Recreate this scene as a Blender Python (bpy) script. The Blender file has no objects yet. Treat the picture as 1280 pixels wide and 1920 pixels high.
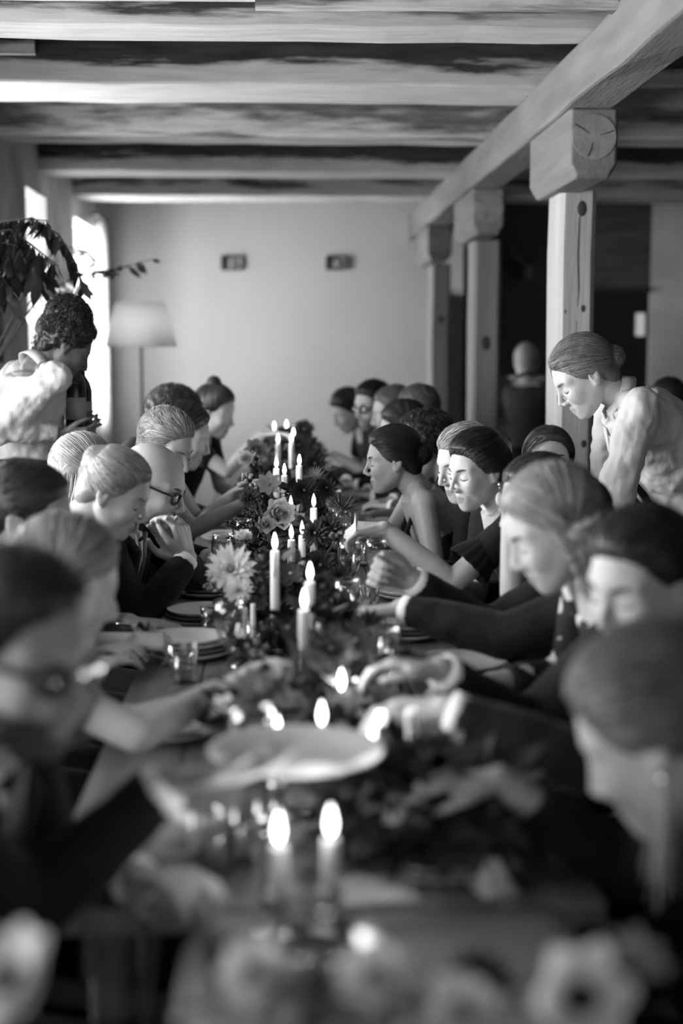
import bpy, bmesh, math, random
import numpy as np
from mathutils import Vector, Matrix

sc = bpy.context.scene
COL = sc.collection
R_ = random.Random(7)
NP = np.random.RandomState(11)

# ---------------------------------------------------------------- camera
FPX = 2667.0
CAM_H = 1.5
TH = math.atan(310 / FPX)
PS = math.atan(114 / FPX * math.cos(TH))
cF = Vector((math.sin(PS) * math.cos(TH), math.cos(PS) * math.cos(TH), -math.sin(TH)))
cR = Vector((math.cos(PS), -math.sin(PS), 0))
cU = cR.cross(cF)
cam_d = bpy.data.cameras.new('camera')
cam = bpy.data.objects.new('camera', cam_d)
COL.objects.link(cam)
cam.matrix_world = Matrix((
    (cR.x, cU.x, -cF.x, 0), (cR.y, cU.y, -cF.y, 0), (cR.z, cU.z, -cF.z, CAM_H), (0, 0, 0, 1)))
cam_d.sensor_fit = 'VERTICAL'
cam_d.sensor_height = 36
cam_d.lens = 50
cam_d.clip_start = 0.05
cam_d.dof.use_dof = True
cam_d.dof.focus_distance = 4.4
cam_d.dof.aperture_fstop = 1.42
sc.camera = cam

# ---------------------------------------------------------------- world, daylight, exposure
wd = bpy.data.worlds.new('world')
sc.world = wd
wd.use_nodes = True
bg = wd.node_tree.nodes['Background']
bg.inputs[0].default_value = (0.8, 0.8, 0.8, 1)
bg.inputs[1].default_value = 1.3
sc.view_settings.view_transform = 'Standard'
sc.view_settings.look = 'None'
sc.view_settings.gamma = 1
sc.view_settings.use_curve_mapping = False
sc.view_settings.exposure = 0.0
sc.cycles.max_bounces = 8
sc.cycles.transparent_max_bounces = 12
sc.cycles.caustics_reflective = False
sc.cycles.caustics_refractive = False

WALL_L = -1.40          # inner face of the wall on the left
WIN = [(1.2, 2.5), (3.1, 4.75), (5.4, 6.7), (8.05, 8.75), (9.9, 11.0)]   # its window openings along Y
WIN_Z = (0.95, 2.38)
WIN_W = [115, 165, 125, 40, 165]


def area_light(name, loc, rot, sx, sy, w):
    l = bpy.data.lights.new(name, 'AREA')
    l.shape = 'RECTANGLE'
    l.size = sx
    l.size_y = sy
    l.energy = w
    o = bpy.data.objects.new(name, l)
    o.location = loc
    o.rotation_euler = rot
    COL.objects.link(o)
    return o


for (a, b), w in zip(WIN, WIN_W):
    area_light('window_daylight', (WALL_L - 0.42, (a + b) / 2, 1.62), (0, math.radians(-98), 0), 1.3, b - a, w)


def P(px, py, Y):
    d = cF * FPX + cR * (px - 640) + cU * (960 - py)
    t = Y / d.y
    return Vector((d.x * t, Y, CAM_H + d.z * t))


# ---------------------------------------------------------------- materials (all grey: the photograph is black and white)
MATS = {}


def _out(nt, sh):
    o = nt.nodes.new('ShaderNodeOutputMaterial')
    nt.links.new(sh, o.inputs[0])


def mat(name, v=0.5, rough=0.6, var=0.0, scale=8.0, stretch=(1, 1, 1), bump=0.0, bscale=None, spec=0.3, v2=None,
        sheen=0.0, tone=False, lo=0.35, hi=0.65, detail=5.0, metal=0.0, coord='Object', subs=0.0, trans=0.0):
    if name in MATS:
        return MATS[name]
    m = bpy.data.materials.new(name)
    MATS[name] = m
    m.use_nodes = True
    nt = m.node_tree
    nt.nodes.clear()
    N, L = nt.nodes.new, nt.links.new
    b = N('ShaderNodeBsdfPrincipled')
    b.inputs['Roughness'].default_value = rough
    b.inputs['Specular IOR Level'].default_value = spec
    b.inputs['Metallic'].default_value = metal
    if sheen:
        b.inputs['Sheen Weight'].default_value = sheen
    if subs:
        b.inputs['Subsurface Weight'].default_value = subs
        b.inputs['Subsurface Radius'].default_value = (0.01, 0.01, 0.01)
    tc = N('ShaderNodeTexCoord')
    mp = N('ShaderNodeMapping')
    mp.inputs['Scale'].default_value = stretch
    L(tc.outputs[coord], mp.inputs[0])
    if v2 is None:
        v2 = v * (1 - var)
    src = None
    if abs(v2 - v) > 1e-4:
        n = N('ShaderNodeTexNoise')
        n.inputs['Scale'].default_value = scale
        n.inputs['Detail'].default_value = detail
        L(mp.outputs[0], n.inputs[0])
        r = N('ShaderNodeValToRGB')
        r.color_ramp.elements[0].position = lo
        r.color_ramp.elements[1].position = hi
        r.color_ramp.elements[0].color = (v2, v2, v2, 1)
        r.color_ramp.elements[1].color = (v, v, v, 1)
        L(n.outputs[0], r.inputs[0])
        src = r.outputs[0]
    if tone:
        at = N('ShaderNodeAttribute')
        at.attribute_name = 'tone'
        mx = N('ShaderNodeMix')
        mx.data_type = 'RGBA'
        mx.blend_type = 'MULTIPLY'
        mx.inputs[0].default_value = 1
        if src is not None:
            L(src, mx.inputs[6])
        else:
            mx.inputs[6].default_value = (v, v, v, 1)
        L(at.outputs['Fac'], mx.inputs[7])
        src = mx.outputs[2]
    if src is not None:
        L(src, b.inputs['Base Color'])
    else:
        b.inputs['Base Color'].default_value = (v, v, v, 1)
    if bump:
        n2 = N('ShaderNodeTexNoise')
        n2.inputs['Scale'].default_value = bscale or scale * 3
        n2.inputs['Detail'].default_value = 4
        L(mp.outputs[0], n2.inputs[0])
        bp = N('ShaderNodeBump')
        bp.inputs['Strength'].default_value = bump
        bp.inputs['Distance'].default_value = 0.01
        L(n2.outputs[0], bp.inputs['Height'])
        L(bp.outputs[0], b.inputs['Normal'])
    if trans:
        tr = N('ShaderNodeBsdfTranslucent')
        tr.inputs[0].default_value = (v, v, v, 1)
        ms = N('ShaderNodeMixShader')
        ms.inputs[0].default_value = trans
        L(b.outputs[0], ms.inputs[1])
        L(tr.outputs[0], ms.inputs[2])
        _out(nt, ms.outputs[0])
    else:
        _out(nt, b.outputs[0])
    return m


def mat_emit(name, v, s):
    m = bpy.data.materials.new(name)
    MATS[name] = m
    m.use_nodes = True
    nt = m.node_tree
    nt.nodes.clear()
    e = nt.nodes.new('ShaderNodeEmission')
    e.inputs[0].default_value = (v, v, v, 1)
    e.inputs[1].default_value = s
    _out(nt, e.outputs[0])
    return m


def mat_glass(name='clear_glass', tint=0.95, rough=0.0):
    """thin tableware glass: clear with fresnel reflections"""
    if name in MATS:
        return MATS[name]
    m = bpy.data.materials.new(name)
    MATS[name] = m
    m.use_nodes = True
    nt = m.node_tree
    nt.nodes.clear()
    N, L = nt.nodes.new, nt.links.new
    t = N('ShaderNodeBsdfTransparent')
    t.inputs[0].default_value = (tint, tint, tint, 1)
    g = N('ShaderNodeBsdfGlossy')
    g.inputs['Roughness'].default_value = 0.04
    g.inputs[0].default_value = (1, 1, 1, 1)
    lw = N('ShaderNodeLayerWeight')
    lw.inputs[0].default_value = 0.35
    mr = N('ShaderNodeMapRange')
    mr.inputs[3].default_value = 0.05
    mr.inputs[4].default_value = 0.75
    L(lw.outputs['Facing'], mr.inputs[0])
    mx = N('ShaderNodeMixShader')
    L(mr.outputs[0], mx.inputs[0])
    L(t.outputs[0], mx.inputs[1])
    L(g.outputs[0], mx.inputs[2])
    _out(nt, mx.outputs[0])
    return m


def mat_paintwood(name, wood=0.07, paint=0.6, zc=0.0, amount=0.5, zk=0.0, nscale=2.2, rough=0.8):
    """old timber with worn whitewash; more paint low on the timber (object z) when zk > 0"""
    m = bpy.data.materials.new(name)
    MATS[name] = m
    m.use_nodes = True
    nt = m.node_tree
    nt.nodes.clear()
    N, L = nt.nodes.new, nt.links.new
    b = N('ShaderNodeBsdfPrincipled')
    b.inputs['Roughness'].default_value = rough
    b.inputs['Specular IOR Level'].default_value = 0.2
    tc = N('ShaderNodeTexCoord')
    mp = N('ShaderNodeMapping')
    mp.inputs['Scale'].default_value = (0.55, 3.0, 5.0)
    L(tc.outputs['Object'], mp.inputs[0])
    n = N('ShaderNodeTexNoise')
    n.inputs['Scale'].default_value = nscale
    n.inputs['Detail'].default_value = 8
    n.inputs['Roughness'].default_value = 0.62
    L(mp.outputs[0], n.inputs[0])
    sx = N('ShaderNodeSeparateXYZ')
    L(tc.outputs['Object'], sx.inputs[0])
    ma = N('ShaderNodeMath')
    ma.operation = 'MULTIPLY_ADD'
    L(sx.outputs[2], ma.inputs[0])
    ma.inputs[1].default_value = -zk
    ma.inputs[2].default_value = amount - 0.5 + zk * zc
    ad = N('ShaderNodeMath')
    ad.operation = 'ADD'
    L(n.outputs[0], ad.inputs[0])
    L(ma.outputs[0], ad.inputs[1])
    r = N('ShaderNodeValToRGB')
    r.color_ramp.elements[0].position = 0.44
    r.color_ramp.elements[1].position = 0.58
    L(ad.outputs[0], r.inputs[0])
    g = N('ShaderNodeTexNoise')
    g.inputs['Scale'].default_value = 9
    g.inputs['Detail'].default_value = 6
    L(mp.outputs[0], g.inputs[0])
    w = N('ShaderNodeMapRange')
    w.inputs[1].default_value = 0.3
    w.inputs[2].default_value = 0.7
    w.inputs[3].default_value = wood * 0.55
    w.inputs[4].default_value = wood * 1.5
    L(g.outputs[0], w.inputs[0])
    p = N('ShaderNodeMapRange')
    p.inputs[1].default_value = 0.3
    p.inputs[2].default_value = 0.7
    p.inputs[3].default_value = paint * 0.82
    p.inputs[4].default_value = paint * 1.1
    L(g.outputs[0], p.inputs[0])
    mx = N('ShaderNodeMix')
    mx.data_type = 'FLOAT'
    L(r.outputs[0], mx.inputs[0])
    L(w.outputs[0], mx.inputs[2])
    L(p.outputs[0], mx.inputs[3])
    L(mx.outputs[0], b.inputs['Base Color'])
    bp = N('ShaderNodeBump')
    bp.inputs['Strength'].default_value = 0.5
    bp.inputs['Distance'].default_value = 0.012
    L(ad.outputs[0], bp.inputs['Height'])
    L(bp.outputs[0], b.inputs['Normal'])
    _out(nt, b.outputs[0])
    return m


# ---------------------------------------------------------------- mesh helpers
def V(*a):
    return np.array(a if len(a) > 1 else a[0], float)


def unit(v):
    v = np.asarray(v, float)
    return v / (np.linalg.norm(v) + 1e-12)


def frame(d):
    d = unit(d)
    u = np.cross(d, V(0, 0, 1))
    if np.linalg.norm(u) < 1e-3:
        u = np.cross(d, V(0, 1, 0))
    u = unit(u)
    return u, np.cross(u, d)


class MB:
    def __init__(s):
        s.v = []
        s.f = []
        s.n = 0
        s.tone = []

    def add(s, v, f, tone=None):
        v = np.asarray(v, float).reshape(-1, 3)
        n = s.n
        s.v.append(v)
        s.f.extend([tuple(int(i) + n for i in q) for q in f])
        s.n += len(v)
        s.tone.append(np.full(len(v), 1.0 if tone is None else tone))
        return s

    def sphere(s, c, r, nu=12, nv=8, M=None, tone=None):
        r = np.ones(3) * r if np.isscalar(r) else np.asarray(r, float)
        th = np.linspace(0, math.pi, nv + 1)[1:-1]
        ph = np.linspace(0, 2 * math.pi, nu, endpoint=False)
        pts = [(0, 0, 1)] + [(math.sin(t) * math.cos(p), math.sin(t) * math.sin(p), math.cos(t)) for t in th for p in ph] + [(0, 0, -1)]
        pts = np.array(pts) * r
        if M is not None:
            pts = pts @ np.asarray(M).T
        f = [(0, 1 + i, 1 + (i + 1) % nu) for i in range(nu)]
        for j in range(nv - 2):
            a, b = 1 + j * nu, 1 + (j + 1) * nu
            f += [(a + i, b + i, b + (i + 1) % nu, a + (i + 1) % nu) for i in range(nu)]
        e = len(pts) - 1
        a = 1 + (nv - 2) * nu
        f += [(a + i, e, a + (i + 1) % nu) for i in range(nu)]
        return s.add(pts + np.asarray(c, float), f, tone)

    def tube(s, path, radii, n=8, cap=True, tone=None, flat=1.0, up=None):
        path = [np.asarray(p, float) for p in path]
        if np.isscalar(radii):
            radii = [radii] * len(path)
        rings = []
        pu = None
        for i, p in enumerate(path):
            d = path[min(i + 1, len(path) - 1)] - path[max(i - 1, 0)]
            d = unit(d)
            if pu is None:
                if up is not None:
                    w = unit(np.cross(d, np.asarray(up, float)))
                    u = w
                    w = np.cross(u, d)
                else:
                    u, w = frame(d)
            else:
                u = unit(pu - d * np.dot(pu, d))
                w = np.cross(u, d)
            pu = u
            a = np.linspace(0, 2 * math.pi, n, endpoint=False)
            rings.append(p + radii[i] * (np.cos(a)[:, None] * u + flat * np.sin(a)[:, None] * w))
        v = np.concatenate(rings)
        f = []
        for j in range(len(path) - 1):
            a, b = j * n, (j + 1) * n
            f += [(a + i, b + i, b + (i + 1) % n, a + (i + 1) % n) for i in range(n)]
        if cap:
            f.append(tuple(range(n - 1, -1, -1)))
            f.append(tuple(range((len(path) - 1) * n, len(path) * n)))
            f[-2] = tuple(reversed(f[-2]))
            f[-1] = tuple(reversed(f[-1]))
        return s.add(v, f, tone)

    def capsule(s, p0, r0, p1, r1, n=12):
        s.tube([p0, p1], [r0, r1], n)
        s.sphere(p0, r0, n, 8)
        s.sphere(p1, r1, n, 8)
        return s

    def loft(s, rings, cap=True, tone=None):
        """rings: list of (center, u vector, w vector) ellipses"""
        n = 20
        a = np.linspace(0, 2 * math.pi, n, endpoint=False)
        v = np.concatenate([np.asarray(c) + np.cos(a)[:, None] * np.asarray(u) + np.sin(a)[:, None] * np.asarray(w) for c, u, w in rings])
        f = []
        for j in range(len(rings) - 1):
            p, q = j * n, (j + 1) * n
            f += [(p + i, p + (i + 1) % n, q + (i + 1) % n, q + i) for i in range(n)]
        if cap:
            f.append(tuple(range(n - 1, -1, -1)))
            f.append(tuple(range((len(rings) - 1) * n, len(rings) * n)))
        return s.add(v, f, tone)

    def box(s, lo, hi, M=None, c=None):
        x0, y0, z0 = lo
        x1, y1, z1 = hi
        v = np.array([(x0, y0, z0), (x1, y0, z0), (x1, y1, z0), (x0, y1, z0), (x0, y0, z1), (x1, y0, z1), (x1, y1, z1), (x0, y1, z1)], float)
        if M is not None:
            v = v @ np.asarray(M).T
        if c is not None:
            v = v + np.asarray(c, float)
        return s.add(v, [(0, 3, 2, 1), (4, 5, 6, 7), (0, 1, 5, 4), (1, 2, 6, 5), (2, 3, 7, 6), (3, 0, 4, 7)])

    def lathe(s, prof, c=(0, 0, 0), n=24, tone=None):
        a = np.linspace(0, 2 * math.pi, n, endpoint=False)
        v = np.concatenate([np.stack([r * np.cos(a), r * np.sin(a), np.full(n, z)], 1) for r, z in prof]) + np.asarray(c, float)
        f = []
        for j in range(len(prof) - 1):
            p, q = j * n, (j + 1) * n
            f += [(p + i, p + (i + 1) % n, q + (i + 1) % n, q + i) for i in range(n)]
        return s.add(v, f, tone)

    def mesh(s, name, origin=(0, 0, 0), smooth=True):
        me = bpy.data.meshes.new(name)
        v = np.concatenate(s.v) - np.asarray(origin, float)
        me.from_pydata(v.tolist(), [], s.f)
        t = np.concatenate(s.tone)
        if np.ptp(t) > 1e-6 or abs(t[0] - 1) > 1e-6:
            at = me.attributes.new('tone', 'FLOAT', 'POINT')
            at.data.foreach_set('value', t.astype(np.float32))
        if smooth:
            me.polygons.foreach_set('use_smooth', [True] * len(me.polygons))
        me.update()
        return me

    def build(s, name, m, parent=None, origin=None, smooth=True, bevel=0.0):
        org = origin if origin is not None else (tuple(parent.matrix_basis.translation) if parent is not None and parent.parent is None else (0, 0, 0))
        me = s.mesh(name, org, smooth)
        o = bpy.data.objects.new(name, me)
        COL.objects.link(o)
        if m is not None:
            me.materials.append(m)
        if parent is not None:
            o.parent = parent
        elif origin is not None:
            o.location = origin
        if bevel:
            bv = o.modifiers.new('bevel', 'BEVEL')
            bv.width = bevel
            bv.segments = 2
            bv.limit_method = 'ANGLE'
        return o


def part(mb, name, m, parent, org, smooth=True, bevel=0.0):
    """a child mesh: mb holds world coordinates, org is the world position of the parent's origin"""
    me = mb.mesh(name, org, smooth)
    me.materials.append(m)
    o = bpy.data.objects.new(name, me)
    COL.objects.link(o)
    o.parent = parent
    if bevel:
        bv = o.modifiers.new('bevel', 'BEVEL')
        bv.width = bevel
        bv.segments = 2
        bv.limit_method = 'ANGLE'
    return o


def empty(name, loc, label=None, cat=None, group=None):
    o = bpy.data.objects.new(name, None)
    COL.objects.link(o)
    o.location = loc
    o.empty_display_size = 0.05
    if label:
        tag(o, label, cat, group)
    return o


def tag(o, label=None, cat=None, group=None, kind=None):
    if label:
        o['label'] = label
    if cat:
        o['category'] = cat
    if group:
        o['group'] = group
    if kind:
        o['kind'] = kind
    return o


def copy_tree(o, parent=None):
    c = o.copy()
    COL.objects.link(c)
    if parent is not None:
        c.parent = parent
    for ch in list(o.children):
        copy_tree(ch, c)
    return c


DG = None


def remesh(mb, name, voxel, smooth=2, fac=0.5, disp=0.0, dscale=0.06):
    """voxel union of the overlapping closed shapes in mb -> one continuous mesh"""
    me = mb.mesh(name + '_src')
    o = bpy.data.objects.new(name, me)
    COL.objects.link(o)
    r = o.modifiers.new('r', 'REMESH')
    r.mode = 'VOXEL'
    r.voxel_size = voxel
    r.use_smooth_shade = True
    if smooth:
        s = o.modifiers.new('s', 'SMOOTH')
        s.factor = fac
        s.iterations = smooth
    if disp:
        t = bpy.data.textures.new('folds', 'CLOUDS')
        t.noise_scale = dscale
        d = o.modifiers.new('d', 'DISPLACE')
        d.texture = t
        d.texture_coords = 'GLOBAL'
        d.strength = disp
        d.mid_level = 0.5
    dg = bpy.context.evaluated_depsgraph_get()
    out = bpy.data.meshes.new_from_object(o.evaluated_get(dg))
    out.name = name
    bpy.data.objects.remove(o)
    bpy.data.meshes.remove(me)
    out.polygons.foreach_set('use_smooth', [True] * len(out.polygons))
    return out


def mverts(me):
    a = np.empty(len(me.vertices) * 3, np.float32)
    me.vertices.foreach_get('co', a)
    return a.reshape(-1, 3).astype(float)


def obj_from(me, name, m, parent=None, org=None):
    if org is not None:
        v = mverts(me) - np.asarray(org, float)
        me.vertices.foreach_set('co', v.astype(np.float32).ravel())
        me.update()
    me.materials.clear()
    me.materials.append(m)
    o = bpy.data.objects.new(name, me)
    COL.objects.link(o)
    if parent is not None:
        o.parent = parent
    elif org is not None:
        o.location = org
    return o
# ================================================================ the room
plaster_l = mat('plaster_rough', 0.8, 0.9, v2=0.5, scale=2.2, bump=0.8, bscale=9, coord='Object', lo=0.35, hi=0.6)
plaster_b = mat('plaster_pale', 0.70, 0.9, v2=0.61, scale=0.9, bump=0.25, bscale=14, lo=0.3, hi=0.65)
plaster_d = mat('plaster_shaded', 0.05, 0.9, v2=0.03, scale=1.5, bump=0.2)  # dark tone stands in for the little light in the right room
wood_dark = mat('wood_dark', 0.05, 0.7, v2=0.025, scale=4, stretch=(6, 0.5, 6), bump=0.3)
FAR_Y = 11.3
CEIL = 2.765
JB = 2.515       # underside of the joists


def slab(name, lo, hi, m, label=None, cat=None, kind='structure', parent=None, org=None, bevel=0.0):
    mb = MB().box(lo, hi)
    o = mb.build(name, m, None, tuple((np.array(lo) + np.array(hi)) / 2), smooth=False, bevel=bevel)
    if kind:
        o['kind'] = kind
    if label:
        tag(o, label, cat)
    return o


# floor with boards
floor = slab('floor', (-1.8, -2.5, -0.06), (5.2, 15.0, -0.022), wood_dark)
fl = floor.location.copy()
plank_w = mat('floorboard_wood', 0.10, 0.6, v2=0.05, scale=3, stretch=(8, 0.6, 8), bump=0.2)
pm = MB().box((-0.098, -8.7, -0.02), (0.098, 8.7, 0.0)).mesh('floorboard', smooth=False)
pm.materials.append(plank_w)
for i in range(35):
    o = bpy.data.objects.new('floorboard', pm)
    COL.objects.link(o)
    o.parent = floor
    o.location = Vector((-1.7 + i * 0.2, 6.25, 0)) - fl

# ceiling boards running over the joists
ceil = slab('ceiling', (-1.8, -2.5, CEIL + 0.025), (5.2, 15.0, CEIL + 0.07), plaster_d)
cl = ceil.location.copy()
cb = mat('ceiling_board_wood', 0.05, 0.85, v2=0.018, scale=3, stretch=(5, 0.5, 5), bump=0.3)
cm = MB().box((-0.116, -8.7, 0), (0.116, 8.7, 0.024)).mesh('ceiling_board', smooth=False)
cm.materials.append(cb)
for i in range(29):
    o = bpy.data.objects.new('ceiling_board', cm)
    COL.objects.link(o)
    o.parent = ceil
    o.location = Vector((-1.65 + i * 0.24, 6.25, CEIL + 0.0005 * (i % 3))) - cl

# left wall built round its window openings
wl = MB()
TX = WALL_L - 0.36
ys = [-2.5]
for a, b in WIN:
    ys += [a, b]
ys.append(FAR_Y + 0.3)
for i in range(0, len(ys) - 1, 2):
    wl.box((TX, ys[i], 0), (WALL_L, ys[i + 1], CEIL + 0.02))
for a, b in WIN:
    wl.box((TX, a, 0), (WALL_L, b, WIN_Z[0]))
    wl.box((TX, a, WIN_Z[1]), (WALL_L, b, CEIL + 0.02))
o = wl.build('wall_left', plaster_l, None, (WALL_L, 4, 0), smooth=False)
o['kind'] = 'structure'
win_wood = mat('window_wood', 0.5, 0.5)
for k, (a, b) in enumerate(WIN):
    r = empty('window_%d' % (k + 1), (WALL_L - 0.25, (a + b) / 2, WIN_Z[0]))
    r['kind'] = 'structure'
    org = r.location
    m = MB()
    x0, x1 = WALL_L - 0.29, WALL_L - 0.24
    z0, z1 = WIN_Z
    for lo, hi in (((x0, a, z0), (x1, a + .05, z1)), ((x0, b - .05, z0), (x1, b, z1)), ((x0, a, z0), (x1, b, z0 + .05)), ((x0, a, z1 - .05), (x1, b, z1)),
                   ((x0, (a + b) / 2 - .02, z0), (x1, (a + b) / 2 + .02, z1)), ((x0, a, 1.6), (x1, b, 1.63))):
        m.box(lo, hi)
    part(m, 'window_frame', win_wood, r, org, False)
    mid = (a + b) / 2
    for (p, q) in ((a + .05, mid - .02), (mid + .02, b - .05)):
        for (u, w) in ((z0 + .05, 1.6), (1.63, z1 - .05)):
            part(MB().box((WALL_L - .268, p, u), (WALL_L - .262, q, w)), 'pane', mat_glass('window_glass', 0.97), r, org, False)

# far wall with the dark narrow door, and the dark room to the right of the posts
wb = slab('wall_back', (-1.9, FAR_Y, 0), (1.44, FAR_Y + 0.25, CEIL + 0.02), plaster_b)
d = empty('door_1', (1.36, FAR_Y, 0))
d['kind'] = 'structure'
part(MB().box((1.29, FAR_Y - 0.03, 0), (1.43, FAR_Y - 0.003, 1.9)), 'door_leaf', wood_dark, d, d.location, False)
part(MB().box((1.275, FAR_Y - 0.04, 0), (1.29, FAR_Y - 0.003, 1.93)), 'door_jamb', mat('jamb_wood', 0.2, 0.7), d, d.location, False)
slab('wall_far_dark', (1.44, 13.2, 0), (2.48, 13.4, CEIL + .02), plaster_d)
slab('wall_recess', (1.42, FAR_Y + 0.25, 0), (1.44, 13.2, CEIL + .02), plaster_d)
# doorway in the right-hand part of the far wall
dk = mat('lintel_wood', 0.12, 0.8, v2=0.07, scale=3, stretch=(1, 1, 6), bump=0.3)
slab('wall_over_door', (2.46, FAR_Y, 1.97), (2.93, FAR_Y + .2, CEIL + .02), dk)
slab('wall_pale_right', (2.93, FAR_Y, 0), (5.2, FAR_Y + .25, CEIL + .02), mat('plaster_right', 0.8, 0.9, v2=0.55, scale=2, bump=0.3))
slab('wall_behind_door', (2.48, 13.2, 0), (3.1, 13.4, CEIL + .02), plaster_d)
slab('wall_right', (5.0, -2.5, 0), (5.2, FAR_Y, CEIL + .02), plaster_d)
dd = empty('door_2', (2.7, FAR_Y, 0))
dd['kind'] = 'structure'
part(MB().box((2.46, FAR_Y + .02, 0), (2.93, FAR_Y + .06, 1.97)), 'door_leaf', mat('black_door', 0.012, 0.5), dd, dd.location, False)
part(MB().box((2.46, FAR_Y - .02, 1.93), (2.93, FAR_Y + .05, 1.97)), 'door_head', wood_dark, dd, dd.location, False)
part(MB().box((2.825, FAR_Y - .0, 1.585), (2.895, FAR_Y + .019, 1.765)), 'lit_glass_panel', mat_emit('lit_panel', 1, 0.42), dd, dd.location, False)

# timber joists across the room: (near Y, far Y, paint amount, zk, wood, label)
JO = [
    (2.9, 3.12, .62, .6, .09, 'whitewashed ceiling joist nearest the camera, above the top of the picture'),
    (4.10, 4.38, .62, .4, .10, 'pale ceiling joist cut by the top edge of the picture'),
    (4.72, 4.93, .33, 3.6, .045, 'dark ceiling joist with a ragged whitewashed lower edge, second from the top'),
    (5.72, 6.16, .40, 4.4, .04, 'broad ceiling joist with a bright whitewashed underside, third from the top'),
    (7.08, 7.38, .48, 0.9, .14, 'mottled grey ceiling joist behind the brightest one'),
    (8.50, 8.80, .38, 3.8, .05, 'ceiling joist with a sharp white lower half near the far wall'),
    (9.85, 10.25, .50, 1.5, .09, 'streaked ceiling joist closest to the far wall')]
for i, (a, b, am, zk, wd_, lab) in enumerate(JO):
    m = mat_paintwood('joist_wood_%d' % i, wd_, 0.52, -0.02, am, zk, 2.0 + 0.25 * i)
    mb = MB()
    # slightly uneven hewn timber
    n = 26
    xs = np.linspace(-1.45, 4.98, n)
    rs = []
    rr = np.random.RandomState(40 + i)
    for x in xs:
        j = rr.uniform(-.004, .004, 4)
        rs.append([(x, a + j[0], JB + j[1]), (x, b + j[2], JB + j[3]), (x, b + j[2], CEIL), (x, a + j[0], CEIL)])
    v = np.array(rs).reshape(-1, 3)
    f = []
    for k in range(n - 1):
        p, q = 4 * k, 4 * (k + 1)
        f += [(p + t, p + (t + 1) % 4, q + (t + 1) % 4, q + t) for t in range(4)]
    f += [(3, 2, 1, 0), (4 * n - 4, 4 * n - 3, 4 * n - 2, 4 * n - 1)]
    f = [tuple(reversed(q)) for q in f]
    mb.add(v, f)
    o = mb.build('ceiling_joist', m, None, (1.8, (a + b) / 2, (JB + CEIL) / 2), smooth=False, bevel=0.012)
    tag(o, lab, 'beam', 'ceiling joists')
# small board nailed under the second visible joist, top left, and a pale board at the top
nb = mat_paintwood('patch_board_wood', .12, .5, 0, .5, 0)
o = slab('patch_board', (-1.15, 5.685, 2.62), (-0.94, 5.722, 2.67), nb, 'short grey board nailed to the joist at top left', 'board', None)
o = slab('nailed_lath', (-0.07, 4.30, 2.49), (1.0, 4.37, 2.514), nb, 'thin pale lath under the topmost joist', 'lath', None)

# girder on posts with bolsters
gw = mat('girder_wood', 0.21, 0.75, v2=0.15, scale=2.5, stretch=(5, 0.6, 5), bump=0.25, bscale=16)
g = MB()
n = 40
yy = np.linspace(-2.4, FAR_Y, n)
rr = np.random.RandomState(3)
rs = []
for y in yy:
    j = rr.uniform(-.006, .006, 8)
    rs.append([(1.0 + j[0], y, 2.33 + j[1]), (1.165 + j[2], y, 2.33 + j[3]), (1.165 + j[4], y, JB - 0.001), (1.0 + j[6], y, JB - 0.001)])
v = np.array(rs).reshape(-1, 3)
f = []
for k in range(n - 1):
    p, q = 4 * k, 4 * (k + 1)
    f += [(p + t, q + t, q + (t + 1) % 4, p + (t + 1) % 4) for t in range(4)]
f += [(0, 1, 2, 3), (4 * n - 1, 4 * n - 2, 4 * n - 3, 4 * n - 4)]
f = [tuple(reversed(q)) for q in f]
g.add(v, f)
o = g.build('girder', gw, None, (1.08, 5, 2.33), smooth=False, bevel=0.012)
tag(o, 'long hewn girder carried by the timber posts', 'beam')

post_w = mat('post_wood', 0.46, 0.7, v2=0.36, scale=2.5, stretch=(7, 7, 0.5), bump=0.35, bscale=10)
post_w2 = mat('post_wood_grey', 0.27, 0.75, v2=0.2, scale=2.5, stretch=(7, 7, 0.5), bump=0.35, bscale=10)
end_w = mat('end_grain', 0.27, 0.85, v2=0.19, scale=9, bump=0.4)
knot_m = mat('knot_wood', 0.05, 0.7)
POSTS = [(5.55, 1.08, 1.225, 0.25, 'pale knotty timber post in front of the dark room, nearest the camera', post_w),
         (8.1, 1.09, 1.25, 0.25, 'grey timber post with one round knot, middle of the three', post_w2),
         (10.45, 1.09, 1.24, 0.22, 'grey timber post farthest away beside the pale wall', post_w2)]
KN = {0: [(1.165, 2.03, .018, .03), (1.178, 1.645, .017, .026), (1.108, 1.635, .008, .016), (1.09, 1.3, .008, .018), (1.19, 1.12, .012, .016)],
      1: [(1.165, 1.52, .026, .042)], 2: [(1.17, 1.7, .02, .03)]}
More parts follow.
